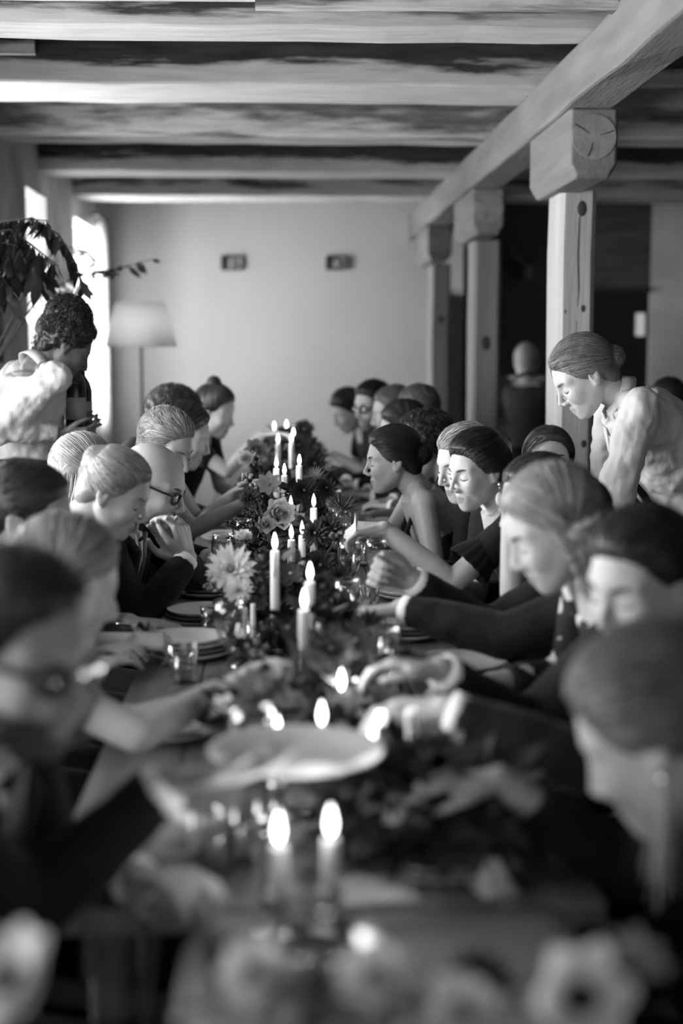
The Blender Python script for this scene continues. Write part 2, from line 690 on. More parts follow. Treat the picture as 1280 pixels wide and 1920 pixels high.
for i, (y, x0, x1, dp, lab, pm_) in enumerate(POSTS):
    r = empty('timber_post', ((x0 + x1) / 2, y + dp / 2, 0), lab, 'post', 'timber posts under the girder')
    org = r.location
    # shaft with chamfered corners
    m = MB()
    c = 0.02
    ring = [(x0 + c, y), (x1 - c, y), (x1, y + c), (x1, y + dp - c), (x1 - c, y + dp), (x0 + c, y + dp), (x0, y + dp - c), (x0, y + c)]
    zs = np.linspace(0, 2.10, 10)
    rr = np.random.RandomState(i)
    v = []
    for z in zs:
        jx, jy = rr.uniform(-.003, .003, 2)
        v += [(px + jx, py + jy, z) for px, py in ring]
    f = [(k * 8 + t, k * 8 + (t + 1) % 8, (k + 1) * 8 + (t + 1) % 8, (k + 1) * 8 + t) for k in range(9) for t in range(8)]
    f += [tuple(range(7, -1, -1)), tuple(range(72, 80))]
    m.add(v, f)
    part(m, 'shaft', pm_, r, org, False)
    # bolster with bevelled lower front end
    bx0, bx1, by0, by1 = 1.015, 1.19, y - 0.48, y + 0.33
    m = MB()
    v = []
    for (py, ins) in ((by0, .018), (by0 + .02, 0), (by1 - .02, 0), (by1, .018)):
        zb = 2.09 + ins
        v += [(bx0 + ins * .5, py, 2.329), (bx1 - ins * .5, py, 2.329), (bx1 - ins * .5, py, 2.14), (bx1 - .03, py, zb), (bx0 + .03, py, zb), (bx0 + ins * .5, py, 2.14)]
    f = [(6 * k + t, 6 * k + 6 + t, 6 * k + 6 + (t + 1) % 6, 6 * k + (t + 1) % 6) for k in range(3) for t in range(6)]
    f += [(0, 1, 2, 3, 4, 5), (23, 22, 21, 20, 19, 18)]
    m.add(v, f)
    b_ = part(m, 'bolster', gw, r, org, False, 0.006)
    # round end grain on the bolster's front
    e = MB()
    a = np.linspace(0, 2 * math.pi, 20, endpoint=False)
    cx, cz = (bx0 + bx1) / 2, 2.232
    for rad, yo in ((.078, .004),):
        ringv = [(cx + rad * math.cos(t), by0 - yo, cz + rad * math.sin(t)) for t in a]
        back = [(cx + rad * math.cos(t), by0 + .01, cz + rad * math.sin(t)) for t in a]
        fv = [tuple(range(20))] + [(k, 20 + k, 20 + (k + 1) % 20, (k + 1) % 20) for k in range(20)]
        e.add(ringv + back, fv)
    part(e, 'end_grain', end_w, b_, org, False)
    for ang, L in ((.3, .05), (2.6, .06), (4.4, .05)):
        ca, sa = math.cos(ang), math.sin(ang)
        ck = MB().tube([(cx + .02 * ca, by0 - .005, cz + .02 * sa), (cx + (.02 + L * .5) * ca + .003, by0 - .005, cz + (.02 + L * .5) * sa), (cx + (.02 + L) * ca, by0 - .005, cz + (.02 + L) * sa)], [.0006, .0016, .0022], 5)
        part(ck, 'drying_crack', knot_m, b_, org, False)
    for (kx, kz, rx, rz) in KN[i]:
        s = part(MB().sphere((kx, y + .001, kz), (rx, .004, rz), 14, 8), 'knot', knot_m, r, org)
    if i == 0:
        ck = MB()
        pts = [(1.155, y, 2.0), (1.152, y, 1.85), (1.158, y, 1.72), (1.153, y, 1.6), (1.15, y, 1.45)]
        ck.tube(pts, [.001, .0022, .003, .0022, .001], 5)
        part(ck, 'crack', knot_m, r, org)

# two small niches in the far wall; dark rims paint the shade of their recess
for (px, lab) in ((435, 'small dark vent niche in the far wall, above the left row of guests'), (631, 'small dark vent niche in the far wall, nearer to the posts')):
    c = P(px, 493, FAR_Y)
    r = empty('wall_vent', (c.x, FAR_Y, c.z), lab, 'vent', 'wall vents')
    w, h = .085, .055
    m = MB()
    for lo, hi in (((-w, -.03, -h), (-w + .03, 0, h)), ((w - .012, -.03, -h), (w, 0, h)), ((-w, -.03, h - .016), (w, 0, h)), ((-w, -.03, -h), (w, 0, -h + .01))):
        m.box((c.x + lo[0], FAR_Y + lo[1], c.z + lo[2]), (c.x + hi[0], FAR_Y - .001, c.z + hi[2]))
    part(m, 'rim', mat('vent_shade', 0.02, 0.7), r, r.location, False, .004)
    part(MB().sphere((c.x + .008, FAR_Y - .004, c.z - .006), (.042, .022, .036), 14, 8), 'stone_plug', mat('vent_stone', 0.4, 0.9, v2=0.2, scale=20), r, r.location)

# dark wall ornament (antler trophy) in the dark room
c = P(985, 505, 13.1)
r = empty('antler_trophy', (c.x, 13.2, c.z), 'dim antler trophy on the dark wall between the posts', 'trophy')
am = mat('antler', 0.045, 0.6)
m = MB().sphere((c.x, 13.16, c.z), (.07, .04, .11), 14, 10)
part(m, 'shield', am, r, r.location)
for s in (-1, 1):
    m = MB()
    m.tube([(c.x + s * .03, 13.12, c.z + .06), (c.x + s * .12, 13.08, c.z + .14), (c.x + s * .2, 13.06, c.z + .1), (c.x + s * .24, 13.05, c.z + .22)], [.016, .014, .012, .004], 7)
    m.tube([(c.x + s * .14, 13.07, c.z + .13), (c.x + s * .12, 13.05, c.z + .24)], [.012, .004], 6)
    part(m, 'antler', am, r, r.location)

# curtain beside the far window
cur_m = mat('curtain_voile', 0.85, 0.9, trans=0.55)
for k, (y0, y1, lab) in enumerate(((10.72, 11.2, 'bright white curtain in the far left corner of the room'),)):
    m = MB()
    n = 60
    v = []
    for z in np.linspace(0.25, 2.44, 10):
        for i in range(n):
            t = i / (n - 1)
            v.append((WALL_L + 0.06 + .028 * math.sin(t * 24 + .4 * z), y0 + (y1 - y0) * t, z))
    f = [(a * n + i, a * n + i + 1, (a + 1) * n + i + 1, (a + 1) * n + i) for a in range(9) for i in range(n - 1)]
    m.add(v, f)
    o = m.build('curtain', cur_m, None, (WALL_L + .06, (y0 + y1) / 2, 0))
    sd = o.modifiers.new('s', 'SOLIDIFY')
    sd.thickness = 0.002
    tag(o, lab, 'curtain')
    # rod
    m = MB().tube([(WALL_L + .06, y0 - .05, 2.46), (WALL_L + .06, y1 + .05, 2.46)], .012, 8)
    for yb in (y0, y1):
        m.box((WALL_L, yb - .01, 2.45), (WALL_L + .07, yb + .01, 2.47))
    o = m.build('curtain_rod', win_wood, None, (WALL_L + .06, (y0 + y1) / 2, 2.44))
    tag(o, 'curtain rod above the white corner curtain', 'rod')

# framed dark picture on the left wall
r = empty('framed_picture', (WALL_L, 7.08, 1.58), 'dark framed picture on the left wall at the picture edge', 'picture')
part(MB().box((WALL_L + .001, 6.8, 1.42), (WALL_L + .03, 7.16, 1.74)), 'picture_frame', wood_dark, r, r.location, False, .004)
part(MB().box((WALL_L + .03, 6.84, 1.46), (WALL_L + .033, 7.12, 1.70)), 'canvas', mat('canvas_dark', .04, .6, v2=.02), r, r.location, False)

# floor lamp with a wide pale shade
lc = P(264, 606, 9.3)
r = empty('floor_lamp', (lc.x, 9.3, 0), 'floor lamp with a wide pale trapezoid shade before the far wall', 'lamp')
iron = mat('lamp_iron', 0.03, 0.4)
part(MB().lathe([(0, 0), (.14, 0), (.15, .012), (.13, .025), (.02, .03), (0.0, .03)], (lc.x, 9.3, 0)), 'base', iron, r, r.location)
part(MB().tube([(lc.x, 9.3, .02), (lc.x, 9.3, 1.62)], .011, 10), 'pole', iron, r, r.location)
sh_t, sh_b = P(0, 567, 9.3).z, P(0, 650, 9.3).z
shm = mat('lamp_shade_linen', 0.8, 0.9, trans=0.4)
m = MB().lathe([(.235, sh_b), (.225, sh_b + .03), (.165, sh_t), (.162, sh_t), (.222, sh_b + .03), (.232, sh_b), (.235, sh_b)], (lc.x, 9.3, 0), 32)
part(m, 'lamp_shade', shm, r, r.location)
part(MB().sphere((lc.x, 9.3, 1.62), .032, 12, 8), 'bulb', mat_emit('bulb_glow', 1, 3), r, r.location)
l = bpy.data.lights.new('lamp_bulb_light', 'POINT')
l.energy = 4.5
l.shadow_soft_size = .03
lo = bpy.data.objects.new('lamp_bulb_light', l)
COL.objects.link(lo)
lo.location = (lc.x, 9.3, 1.67)
# ================================================================ people
def sd_ell(p, c, r):
    q = (p - V(c))
    a = np.sqrt(((q / V(r)) ** 2).sum(-1)) + 1e-9
    b = np.sqrt(((q / V(r) ** 2) ** 2).sum(-1)) + 1e-9
    return a * (a - 1) / b


def sd_cap(p, a, b, ra, rb):
    a, b = V(a), V(b)
    ab = b - a
    t = np.clip(((p - a) @ ab) / (ab @ ab), 0, 1)
    return np.linalg.norm(p - (a + t[..., None] * ab), axis=-1) - (ra + (rb - ra) * t)


def smin(a, b, k):
    h = np.clip(0.5 + 0.5 * (b - a) / k, 0, 1)
    return b + (a - b) * h - k * h * (1 - h)


def smax(a, b, k):
    return -smin(-a, -b, k)


def grid(lo, hi, h):
    ax = [np.arange(l, u + h, h) for l, u in zip(lo, hi)]
    g = np.stack(np.meshgrid(*ax, indexing='ij'), -1)
    return g


def surfnets(s, lo, h):
    """naive surface nets: field s (negative inside) -> verts, quads"""
    ins = s < 0
    nx, ny, nz = s.shape
    cs = [(i, j, k) for i in (0, 1) for j in (0, 1) for k in (0, 1)]
    cnt = sum(ins[i:nx - 1 + i, j:ny - 1 + j, k:nz - 1 + k].astype(np.int8) for i, j, k in cs)
    act = (cnt > 0) & (cnt < 8)
    ids = np.argwhere(act)
    acc = np.zeros((len(ids), 3))
    num = np.zeros(len(ids))
    for a in cs:
        for ax in range(3):
            if a[ax] == 0:
                b = list(a)
                b[ax] = 1
                sa = s[ids[:, 0] + a[0], ids[:, 1] + a[1], ids[:, 2] + a[2]]
                sb = s[ids[:, 0] + b[0], ids[:, 1] + b[1], ids[:, 2] + b[2]]
                m = (sa < 0) != (sb < 0)
                t = np.where(m, sa / np.where(m, sa - sb, 1), 0)
                pt = np.array(a, float)[None].repeat(len(ids), 0)
                pt[:, ax] += t
                acc[m] += pt[m]
                num[m] += 1
    v = (ids + acc / num[:, None]) * h + V(lo)
    idx = -np.ones(act.shape, int)
    idx[tuple(ids.T)] = np.arange(len(ids))
    F = []
    for ax in range(3):
        sl0 = [slice(None)] * 3
        sl1 = [slice(None)] * 3
        sl0[ax] = slice(0, -1)
        sl1[ax] = slice(1, None)
        d = ins[tuple(sl0)] != ins[tuple(sl1)]
        e = np.argwhere(d)
        o1, o2 = [a for a in range(3) if a != ax]
        ok = (e[:, o1] > 0) & (e[:, o2] > 0) & (e[:, o1] < s.shape[o1] - 1) & (e[:, o2] < s.shape[o2] - 1)
        e = e[ok]
        fl = ins[tuple(sl0)][tuple(e.T)]

        def g(d1, d2):
            q = e.copy()
            q[:, o1] -= d1
            q[:, o2] -= d2
            return idx[tuple(q.T)]
        quad = np.stack([g(1, 1), g(0, 1), g(0, 0), g(1, 0)], 1)
        if ax == 1:
            fl = ~fl
        quad[~fl] = quad[~fl][:, ::-1]
        F.append(quad)
    return v, np.concatenate(F)


HLO, HHI, HH = (-.125, -.1, -.14), (.14, .1, .145), 0.003
HG = grid(HLO, HHI, HH)
HEADS = {}


def head_field(kind):
    p = HG.copy()
    p[..., 1] = np.abs(p[..., 1])
    f = kind == 'f'
    d = sd_ell(p, (-.012, 0, .040), (.098, .0745, .086))
    d = smin(d, sd_ell(p, (.034, 0, -.022), (.056, .056, .088)), .04)
    d = smin(d, sd_cap(p, (-.004, .047 if f else .050, -.042), (.058, .013 if f else .016, -.094 if f else -.098), .013 if f else .015, .014 if f else .016), .035)      # jaw
    d = smin(d, sd_ell(p, (.024, .041 if f else .043, -.045), (.034, .016 if f else .018, .036 if f else .042)), .03)                        # cheek side
    d = smin(d, sd_ell(p, (.074, 0, -.100), (.017, .02 if f else .025, .016)), .025)           # chin
    d = smin(d, sd_cap(p, (.083, 0, .030), (.064, .047, .028), .010 if f else .013, .010), .02)  # brow
    d = smin(d, sd_ell(p, (.066, .040, -.022), (.022, .02, .026)), .025)                        # cheek
    d = smax(d, -sd_ell(p, (.098, .034, .008), (.022, .023, .0155)), .014)                       # socket
    d = smin(d, sd_ell(p, (.0735, .032, .004), (.0145, .0165, .0125)), .005)                    # lid over the eyeball
    d = smin(d, sd_cap(p, (.088, 0, .022), (.117, 0, -.027), .0065 if f else .0075, .0082 if f else .0095), .010)              # nose
    d = smin(d, sd_ell(p, (.1030, .0115, -.035), (.012, .0075, .008)), .007)
    d = smin(d, sd_ell(p, (.078, 0, -.067), (.018, .028, .024)), .02)                          # mouth mound
    d = smin(d, sd_cap(p, (.0965, 0, -.0605), (.085, .023, -.066), .0066, .003), .004)         # lips
    d = smin(d, sd_cap(p, (.0945, 0, -.0740), (.084, .021, -.070), .0076, .003), .004)
    d = smax(d, -sd_cap(p, (.1035, 0, -.0670), (.089, .025, -.0685), .0024, .0018), .004)
    # ear
    e = sd_ell(p, (-.012, .078, .000), (.019, .008, .032))
    e = smin(e, sd_cap(p, (-.026, .080, .006), (-.012, .082, .028), .006, .0055), .004)
    e = smin(e, sd_ell(p, (-.006, .077, -.027), (.009, .006, .010)), .006)
    e = smax(e, -sd_ell(p, (-.008, .089, .002), (.011, .010, .018)), .004)
    d = smin(d, e, .006)
    return d


for k in 'mf':
    fld = head_field(k)
    v, q = surfnets(fld, HLO, HH)
    HEADS[k] = (v, q, fld)


def face_x(kind, y, z):
    fld = HEADS[kind][2]
    j = int(round((y - HLO[1]) / HH))
    k = int(round((z - HLO[2]) / HH))
    col = fld[:, j, k]
    w = np.where(col < 0)[0]
    i = w[-1]
    t = col[i] / (col[i] - col[i + 1])
    return HLO[0] + (i + t) * HH


# ---- value noise
_lat = NP.rand(32, 32, 32)


def vnoise(p, s):
    q = p * s + 100.0
    i = np.floor(q).astype(int)
    f = q - i
    f = f * f * (3 - 2 * f)
    r = 0
    for a in (0, 1):
        for b in (0, 1):
            for c in (0, 1):
                w = (f[..., 0] if a else 1 - f[..., 0]) * (f[..., 1] if b else 1 - f[..., 1]) * (f[..., 2] if c else 1 - f[..., 2])
                r = r + w * _lat[(i[..., 0] + a) % 32, (i[..., 1] + b) % 32, (i[..., 2] + c) % 32]
    return r - 0.5


RC = V(-.012, 0, .040)                # cranium centre, radii
RR = V(.098, .0745, .086)


def hair_field(g, style, t):
    """signed distance of the hair mass, head-local"""
    p = g.copy()
    ay = np.abs(p[..., 1])
    x, z = p[..., 0], p[..., 2]
    hl = np.interp(z, [-.10, -.06, -.03, -.01, .01, .03, .05, .066, .080, .095, .112], [-.06, -.05, -.036, -.002, .024, .041, .051, .060, .075, .096, .15])
    hl = hl + .010 * vnoise(np.stack([x * 0, p[..., 1], z], -1), 55)
    te = t * np.clip((hl - x) / .045, .12, 1) ** .7
    pa = np.stack([p[..., 0], ay, p[..., 2]], -1)
    cap = sd_ell(pa, RC, RR) - te
    # nape
    nape = sd_ell(pa, (-.052, 0, -.025), (.048, .055, .06)) - te * .6
    cap = smin(cap, nape, .02)
    if style == 'widow':
        hl = hl - 0.0
    cap = smax(cap, (x - hl) * .8, .008)
    cap = smax(cap, -(z + .085), .01)
    return cap


HSTY = {}


def lockmesh_many(mb, paths, r, tones, n=3):
    """paths (L,K,3) -> tapered strands"""
    L, K, _ = paths.shape
    tg = np.gradient(paths, axis=1)
    tg /= np.linalg.norm(tg, axis=2, keepdims=True) + 1e-9
    nrm = paths - RC
    u = np.cross(tg, nrm)
    u /= np.linalg.norm(u, axis=2, keepdims=True) + 1e-9
    w = np.cross(u, tg)
    k = np.arange(K)
    prof = .55 + .45 * np.sin(math.pi * np.minimum(1, (k + .6) / K * 1.1))
    prof[-1] *= .3
    prof[0] *= .5
    a = np.linspace(0, 2 * math.pi, n, endpoint=False)
    rad = r[:, None] * prof[None]
    v = paths[:, :, None] + rad[..., None, None] * (np.cos(a)[None, None, :, None] * u[:, :, None] + .6 * np.sin(a)[None, None, :, None] * w[:, :, None])
    base = (np.arange(L)[:, None, None] * K + np.arange(K - 1)[None, :, None]) * n
    i0 = np.arange(n)[None, None]
    i1 = (i0 + 1) % n
    f = np.stack([base + i0, base + i1, base + n + i1, base + n + i0], -1).reshape(-1, 4)
    nn = mb.n
    mb.v.append(v.reshape(-1, 3))
    mb.f.extend(map(tuple, (f + nn).tolist()))
    mb.n += L * K * n
    mb.tone.append(np.repeat(tones, K * n))


HLZ = [-.10, -.06, -.03, -.01, .01, .03, .05, .066, .080, .095, .112]
HLX = [-.06, -.05, -.036, -.002, .024, .041, .051, .060, .075, .096, .15]


def on_scalp(p, t, extra=.0):
    """push points (n,3) onto the hair surface, thin at the hairline"""
    hl = np.interp(p[:, 2], HLZ, HLX)
    te = t * np.clip((hl - p[:, 0]) / .045, .12, 1) ** .7 + extra
    q = (p - RC) / RR
    q /= np.linalg.norm(q, axis=1, keepdims=True) + 1e-9
    sp_ = RC + q * RR
    nn = q / RR
    nn /= np.linalg.norm(nn, axis=1, keepdims=True)
    return sp_ + nn * te[:, None], nn


def nrmz(a):
    return a / (np.linalg.norm(a, axis=-1, keepdims=True) + 1e-9)


def hair(style, t=.012, seed=0, locks=0, noise=0.0, nsc=60, bun=None, lock_r=.0022, length=.04, h=.005, comb=(-1, 0, .25), lift=.0, longfall=.3, part_y=.01, fallx=-.02):
    """returns (MB of hair mass, MB of locks) in head-local coordinates"""
    rnd = np.random.RandomState(seed)
    lo, hi = (-.19, -.15, -.15), (.15, .15, .20)
    if style in ('long', 'bob'):
        lo = (-.17, -.15, -.08 - longfall)
    if bun is not None:
        lo = tuple(min(l, b - r_ - .02) for l, b, r_ in zip(lo, bun[0], bun[1]))
        hi = tuple(max(u, b + r_ + .02) for u, b, r_ in zip(hi, bun[0], bun[1]))
    g = grid(lo, hi, h)
    d = hair_field(g, style, t)
    if bun is not None:
        d = smin(d, sd_ell(g, bun[0], bun[1]), .014)
    if style in ('long', 'bob'):
        ay = np.abs(g[..., 1])
        pp = np.stack([g[..., 0], ay, g[..., 2]], -1)
        zz = g[..., 2]
        L = longfall
        # sheet round the back and sides of the neck
        wid = np.interp(zz, [-L - .06, -.12, -.02, .05], [.085, .088, .086, .07]) + t * .4
        dep = np.interp(zz, [-L - .06, -.12, .0], [.060, .078, .095])
        cxx = fallx - .012
        e = (np.sqrt(((g[..., 0] - cxx) / dep) ** 2 + (ay / wid) ** 2) - 1) * .07
        e = smax(e, -(zz + L + .03 * np.sin(g[..., 1] * 60)), .01)
        e = smax(e, zz - .05, .02)
        inner = (np.sqrt(((g[..., 0] - cxx - .03) / (dep * .95)) ** 2 + (ay / (wid - .016)) ** 2) - 1) * .07
        e = smax(e, -inner, .008)
        e = smax(e, g[..., 0] - np.interp(zz, [-L, -.12, -.03, .05], [.02, .03, .024, .03]), .01)
        d = smin(d, e, .012)
    if noise:
        d = d + noise * vnoise(g, nsc) * 2 + noise * .6 * vnoise(g + 3.3, nsc * 2.1)
    else:
        # faint combed grooves
        ang = np.arctan2(g[..., 1], g[..., 2] - .03)
        d = d + .0012 * np.sin(ang * 46 + 6 * vnoise(g, 25))
    v, q = surfnets(d, lo, h)
    mass = MB().add(v, q, 0.7)  # mass toned darker to paint depth between the locks
    lk = MB()
    if locks:
        m = locks * 2
        u = rnd.normal(size=(m, 3))
        u[:, 2] = np.abs(u[:, 2]) - .45
        u = nrmz(u)
        p = RC + u * RR
        p = p[p[:, 0] < np.interp(p[:, 2], HLZ, HLX) + .002][:locks]
        if style == 'updo':                       # a denser row along the hairline
            zz = rnd.uniform(-.02, .088, locks // 3)
            xx = np.interp(zz, HLZ, HLX) - .002
            yy = 1 - ((xx - RC[0]) / RR[0]) ** 2 - ((zz - RC[2]) / RR[2]) ** 2
            yy = np.sqrt(np.clip(yy, 0, None)) * RR[1] * rnd.choice([-1, 1], len(zz))
            p = np.concatenate([p, np.stack([xx, yy, zz], 1)])
        L = len(p)
        jit = rnd.normal(size=(L, 3)) * .12
        lift_i = rnd.rand(L) * .0022
        if style == 'updo':
            B, br = V(bun[0]), V(bun[1])
            path = []
            done = np.zeros(L, bool)
            for k in range(15):
                q, nn = on_scalp(p, t, .0)
                far = np.linalg.norm(p - B, axis=1) > br.mean() * 1.1
                near_s = np.linalg.norm((p - RC) / (RR + t), axis=1) < 1.22
                p = np.where((far & near_s)[:, None], q + nn * lift_i[:, None], p)
                path.append(p.copy())
                d = nrmz(B - p) + jit * .6
                step = np.where(np.linalg.norm(p - B, axis=1) < br.mean() * .8, .001, .0155)
                p = p + nrmz(d) * step[:, None]
            path = np.stack(path, 1)
        elif style in ('long', 'bob'):
            side = np.where(p[:, 1] > part_y, 1.0, -1.0)
            K = 24
            path = []
            stp = (longfall + .19) / K
            for k in range(K):
                up_ = p[:, 2] > -.005
                q, nn = on_scalp(p, t, .001)
                p = np.where(up_[:, None], q + nn * lift_i[:, None], p)
                path.append(p.copy())
                d1 = np.stack([-.35 * (p[:, 0] > 0), side * .9, np.full(L, -.7)], 1)
                d2 = np.stack([-.04 + (fallx - p[:, 0]) * .6, -.2 * side * (np.abs(p[:, 1]) > .092) + .05 * np.sin(k * .7 + lift_i * 4000), np.full(L, -1.0)], 1)
                d = np.where(up_[:, None], d1, d2) + jit * .4
                st_ = np.where(p[:, 2] < -longfall, .0008, stp)
                p = p + nrmz(d) * st_[:, None]
            path = np.stack(path, 1)
        elif style == 'curly':
            q, nn = on_scalp(p, t, .0)
            a_ = nrmz(np.cross(nn, V(.3, .5, .8)))
            b_ = np.cross(nn, a_)
            rr_ = rnd.uniform(.004, .010, L)[:, None]
            ph = rnd.rand(L)[:, None] * 6.3
            path = []
            for k in range(9):
                an = ph + k * .85
                path.append(q + nn * (k * .0016 - .005) + rr_ * (np.cos(an) * a_ + np.sin(an) * b_))
            path = np.stack(path, 1)
        else:
            Ln = length * rnd.uniform(.6, 1.2, L)
            top = np.clip((p[:, 2] - .055) / .05, 0, 1)
            if style == 'quiff':
                flow = 6 * vnoise(p, 22)
                d0 = V(-.75, .0, .35)[None] * top[:, None] + V(-.75, 0, -.35)[None] * (1 - top)[:, None]
                d0 = d0 + np.stack([np.zeros(L), .35 * np.sin(flow) * top + .25 * top, np.zeros(L)], 1) + jit * 1.1
            else:
                d0 = unit(V(comb))[None] + jit * 1.6
            path = []
            h_ = np.zeros(L)
            for k in range(7):
                q, nn = on_scalp(p, t, .0)
                p = q + nn * (lift_i + h_)[:, None]
                path.append(p.copy())
                dt = d0 - nn * (d0 * nn).sum(1, keepdims=True)
                p = p + nrmz(dt) * (Ln / 6)[:, None]
                h_ = h_ + lift * top * (1 if k < 4 else -.5)
            path = np.stack(path, 1)
        rad = lock_r * rnd.uniform(.6, 1.3, L)
        tn = np.clip(rnd.normal(1.0, .22, L) + .9 * vnoise(p, 60), .35, 1.8)
        lockmesh_many(lk, path, rad, tn)
    if bun is not None and locks:
        B, br = V(bun[0]), V(bun[1])
        L = locks // (1 if style == 'curly' else 3)
        ax = nrmz(rnd.normal(size=(L, 3)) * V(.5, 1, .5))
        a_ = nrmz(np.cross(ax, V(.1, .2, 1)))
        b_ = np.cross(ax, a_)
        st = rnd.rand(L)[:, None] * 6.3
        off = rnd.uniform(-.6, .6, L)[:, None]
        if style == 'curly':
            nn = nrmz(rnd.normal(size=(L, 3)))
            a_ = nrmz(np.cross(nn, V(.3, .5, .8)))
            b_ = np.cross(nn, a_)
            rr_ = rnd.uniform(.004, .010, L)[:, None]
            path = np.stack([B + br * nn + nn * (k * .0022 - .004) + rr_ * (np.cos(st + k * .85) * a_ + np.sin(st + k * .85) * b_) for k in range(9)], 1)
        else:
          path = np.stack([B + br * 1.02 * nrmz(ax * off + a_ * np.cos(st + k * .3) + b_ * np.sin(st + k * .3)) for k in range(9)], 1)
        lockmesh_many(lk, path, lock_r * 1.3 * rnd.uniform(.7, 1.2, L), np.clip(rnd.normal(1, .28, L), .4, 1.7))
    return mass, lk


def xf(mb, M, c, s):
    for i in range(len(mb.v)):
        mb.v[i] = (mb.v[i] * s) @ M.T + c
    return mb


SKIN = {}


def skin(v):
    k = 'skin_%02d' % int(v * 100)
    return mat(k, v, 0.5, var=0.08, scale=30, tone=True, bump=0.08, bscale=140, spec=0.35, subs=0.08)


def hairm(v, rough=.45):
    return mat('hair_%03d' % int(v * 1000), v, rough, var=0.35, scale=30, tone=True, spec=0.5)


suit_m = mat('suit_wool', 0.011, 0.85, var=0.3, scale=20, bump=0.15, bscale=200, spec=0.15, sheen=0.05)
suit_g = mat('suit_grey', 0.06, 0.85, var=0.3, scale=20, bump=0.15, bscale=200, spec=0.15)
dress_b = mat('dress_black', 0.010, 0.8, var=0.3, scale=20, spec=0.2, sheen=0.05)
dress_g = mat('dress_grey', 0.2, 0.7, var=0.2, scale=14, bump=0.2)
shirt_w = mat('shirt_cotton', 0.56, 0.8, var=0.06, scale=7, bump=0.9, bscale=9, stretch=(1.6, 1.6, .7), spec=0.2)
cuff_w = mat('cuff_cotton', 0.78, 0.8)
lash_m = mat('lash_hair', 0.02, 0.6)
brow_m = mat('brow_hair', 0.05, 0.7)
brow_l = mat('brow_hair_fair', 0.17, 0.7)
metal_m = mat('steel', 0.6, 0.22, metal=1.0)
gold_m = mat('jewellery', 0.75, 0.25, metal=1.0)


def mat_floral():
    m = mat('dress_floral_base', 0.02, 0.8)
    nt = m.node_tree
    b = [n for n in nt.nodes if n.type == 'BSDF_PRINCIPLED'][0]
    vo = nt.nodes.new('ShaderNodeTexVoronoi')
    vo.inputs['Scale'].default_value = 16
    tc = nt.nodes.new('ShaderNodeTexCoord')
    nz = nt.nodes.new('ShaderNodeTexNoise')
    nz.inputs['Scale'].default_value = 30
    mx = nt.nodes.new('ShaderNodeVectorMath')
    mx.operation = 'MULTIPLY_ADD'
    nt.links.new(tc.outputs['Object'], nz.inputs[0])
    nt.links.new(nz.outputs[1], mx.inputs[0])
    mx.inputs[1].default_value = (.05, .05, .05)
    nt.links.new(tc.outputs['Object'], mx.inputs[2])
    nt.links.new(mx.outputs[0], vo.inputs[0])
    r = nt.nodes.new('ShaderNodeValToRGB')
    r.color_ramp.elements[0].position = .25
    r.color_ramp.elements[1].position = .34
    r.color_ramp.elements[0].color = (.5, .5, .5, 1)
    r.color_ramp.elements[1].color = (.016, .016, .016, 1)
    nt.links.new(vo.outputs[0], r.inputs[0])
    nt.links.new(r.outputs[0], b.inputs['Base Color'])
    return m


floral_m = mat_floral()


def hand_prims(mb, w, d, n, right, curl=(.35, .5, .35), spread=.06, s=1.0, thumb_in=.2, fcurl=None):
    """palm and five fingers; w wrist, d pointing direction, n palm normal"""
    d = unit(d)
    n = unit(np.asarray(n, float) - d * np.dot(n, d))
    t = np.cross(d, n) * (1 if right else -1)          # towards the thumb
    offs = [.030, .0103, -.0103, -.030]
    ln = [.93, 1.0, .95, .78]
    for i in range(4):
        k = w + d * (.088 * s * (.97 + .03 * ln[i])) + t * offs[i] * s
        mb.capsule(w + t * offs[i] * .55 * s, .0135 * s, k, .0112 * s, 8)
        dirn = unit(d + t * spread * (1.2 - i))
        a = 0
        p = k
        cc = curl if fcurl is None else fcurl[i]
        for j, (L, r0, r1) in enumerate(((.045, .0088, .0080), (.027, .0080, .0073), (.022, .0073, .006))):
            a += cc[j]
            dd = dirn * math.cos(a) + n * math.sin(a)
            q = p + dd * L * ln[i] * s
            mb.capsule(p, r0 * s, q, r1 * s, 8)
            p = q
    # webbing of the palm, heel and thumb
    mb.capsule(w + t * .012 * s + d * .02 * s, .015 * s, w + d * .07 * s + t * .012 * s, .013 * s, 8)
    mb.capsule(w - t * .012 * s + d * .02 * s, .015 * s, w + d * .07 * s - t * .014 * s, .012 * s, 8)
    b = w + d * .022 * s + t * .022 * s + n * .006 * s
    k1 = b + unit(d * .75 + t * .7 + n * thumb_in) * .042 * s
    k2 = k1 + unit(d * .9 + t * .25 + n * (thumb_in + .1)) * .032 * s
    k3 = k2 + unit(d * .95 - t * .05 + n * (thumb_in + .15)) * .025 * s
    mb.capsule(b, .016 * s, k1, .0115 * s, 8)
    mb.capsule(k1, .0112 * s, k2, .0098 * s, 8)
    mb.capsule(k2, .0098 * s, k3, .0078 * s, 8)


def ik(s, w, a, b, hint):
    v = w - s
    D = np.linalg.norm(v)
    if D > (a + b) * .995:
        k = D / ((a + b) * .995)
        a, b = a * k, b * k
    D = max(D, abs(a - b) + .01)
    d = unit(v)
    x = (a * a - b * b + D * D) / (2 * D)
    h = math.sqrt(max(a * a - x * x, 0))
    hp = np.asarray(hint, float) - d * np.dot(hint, d)
    return s + d * x + unit(hp) * h


PEOPLE = []


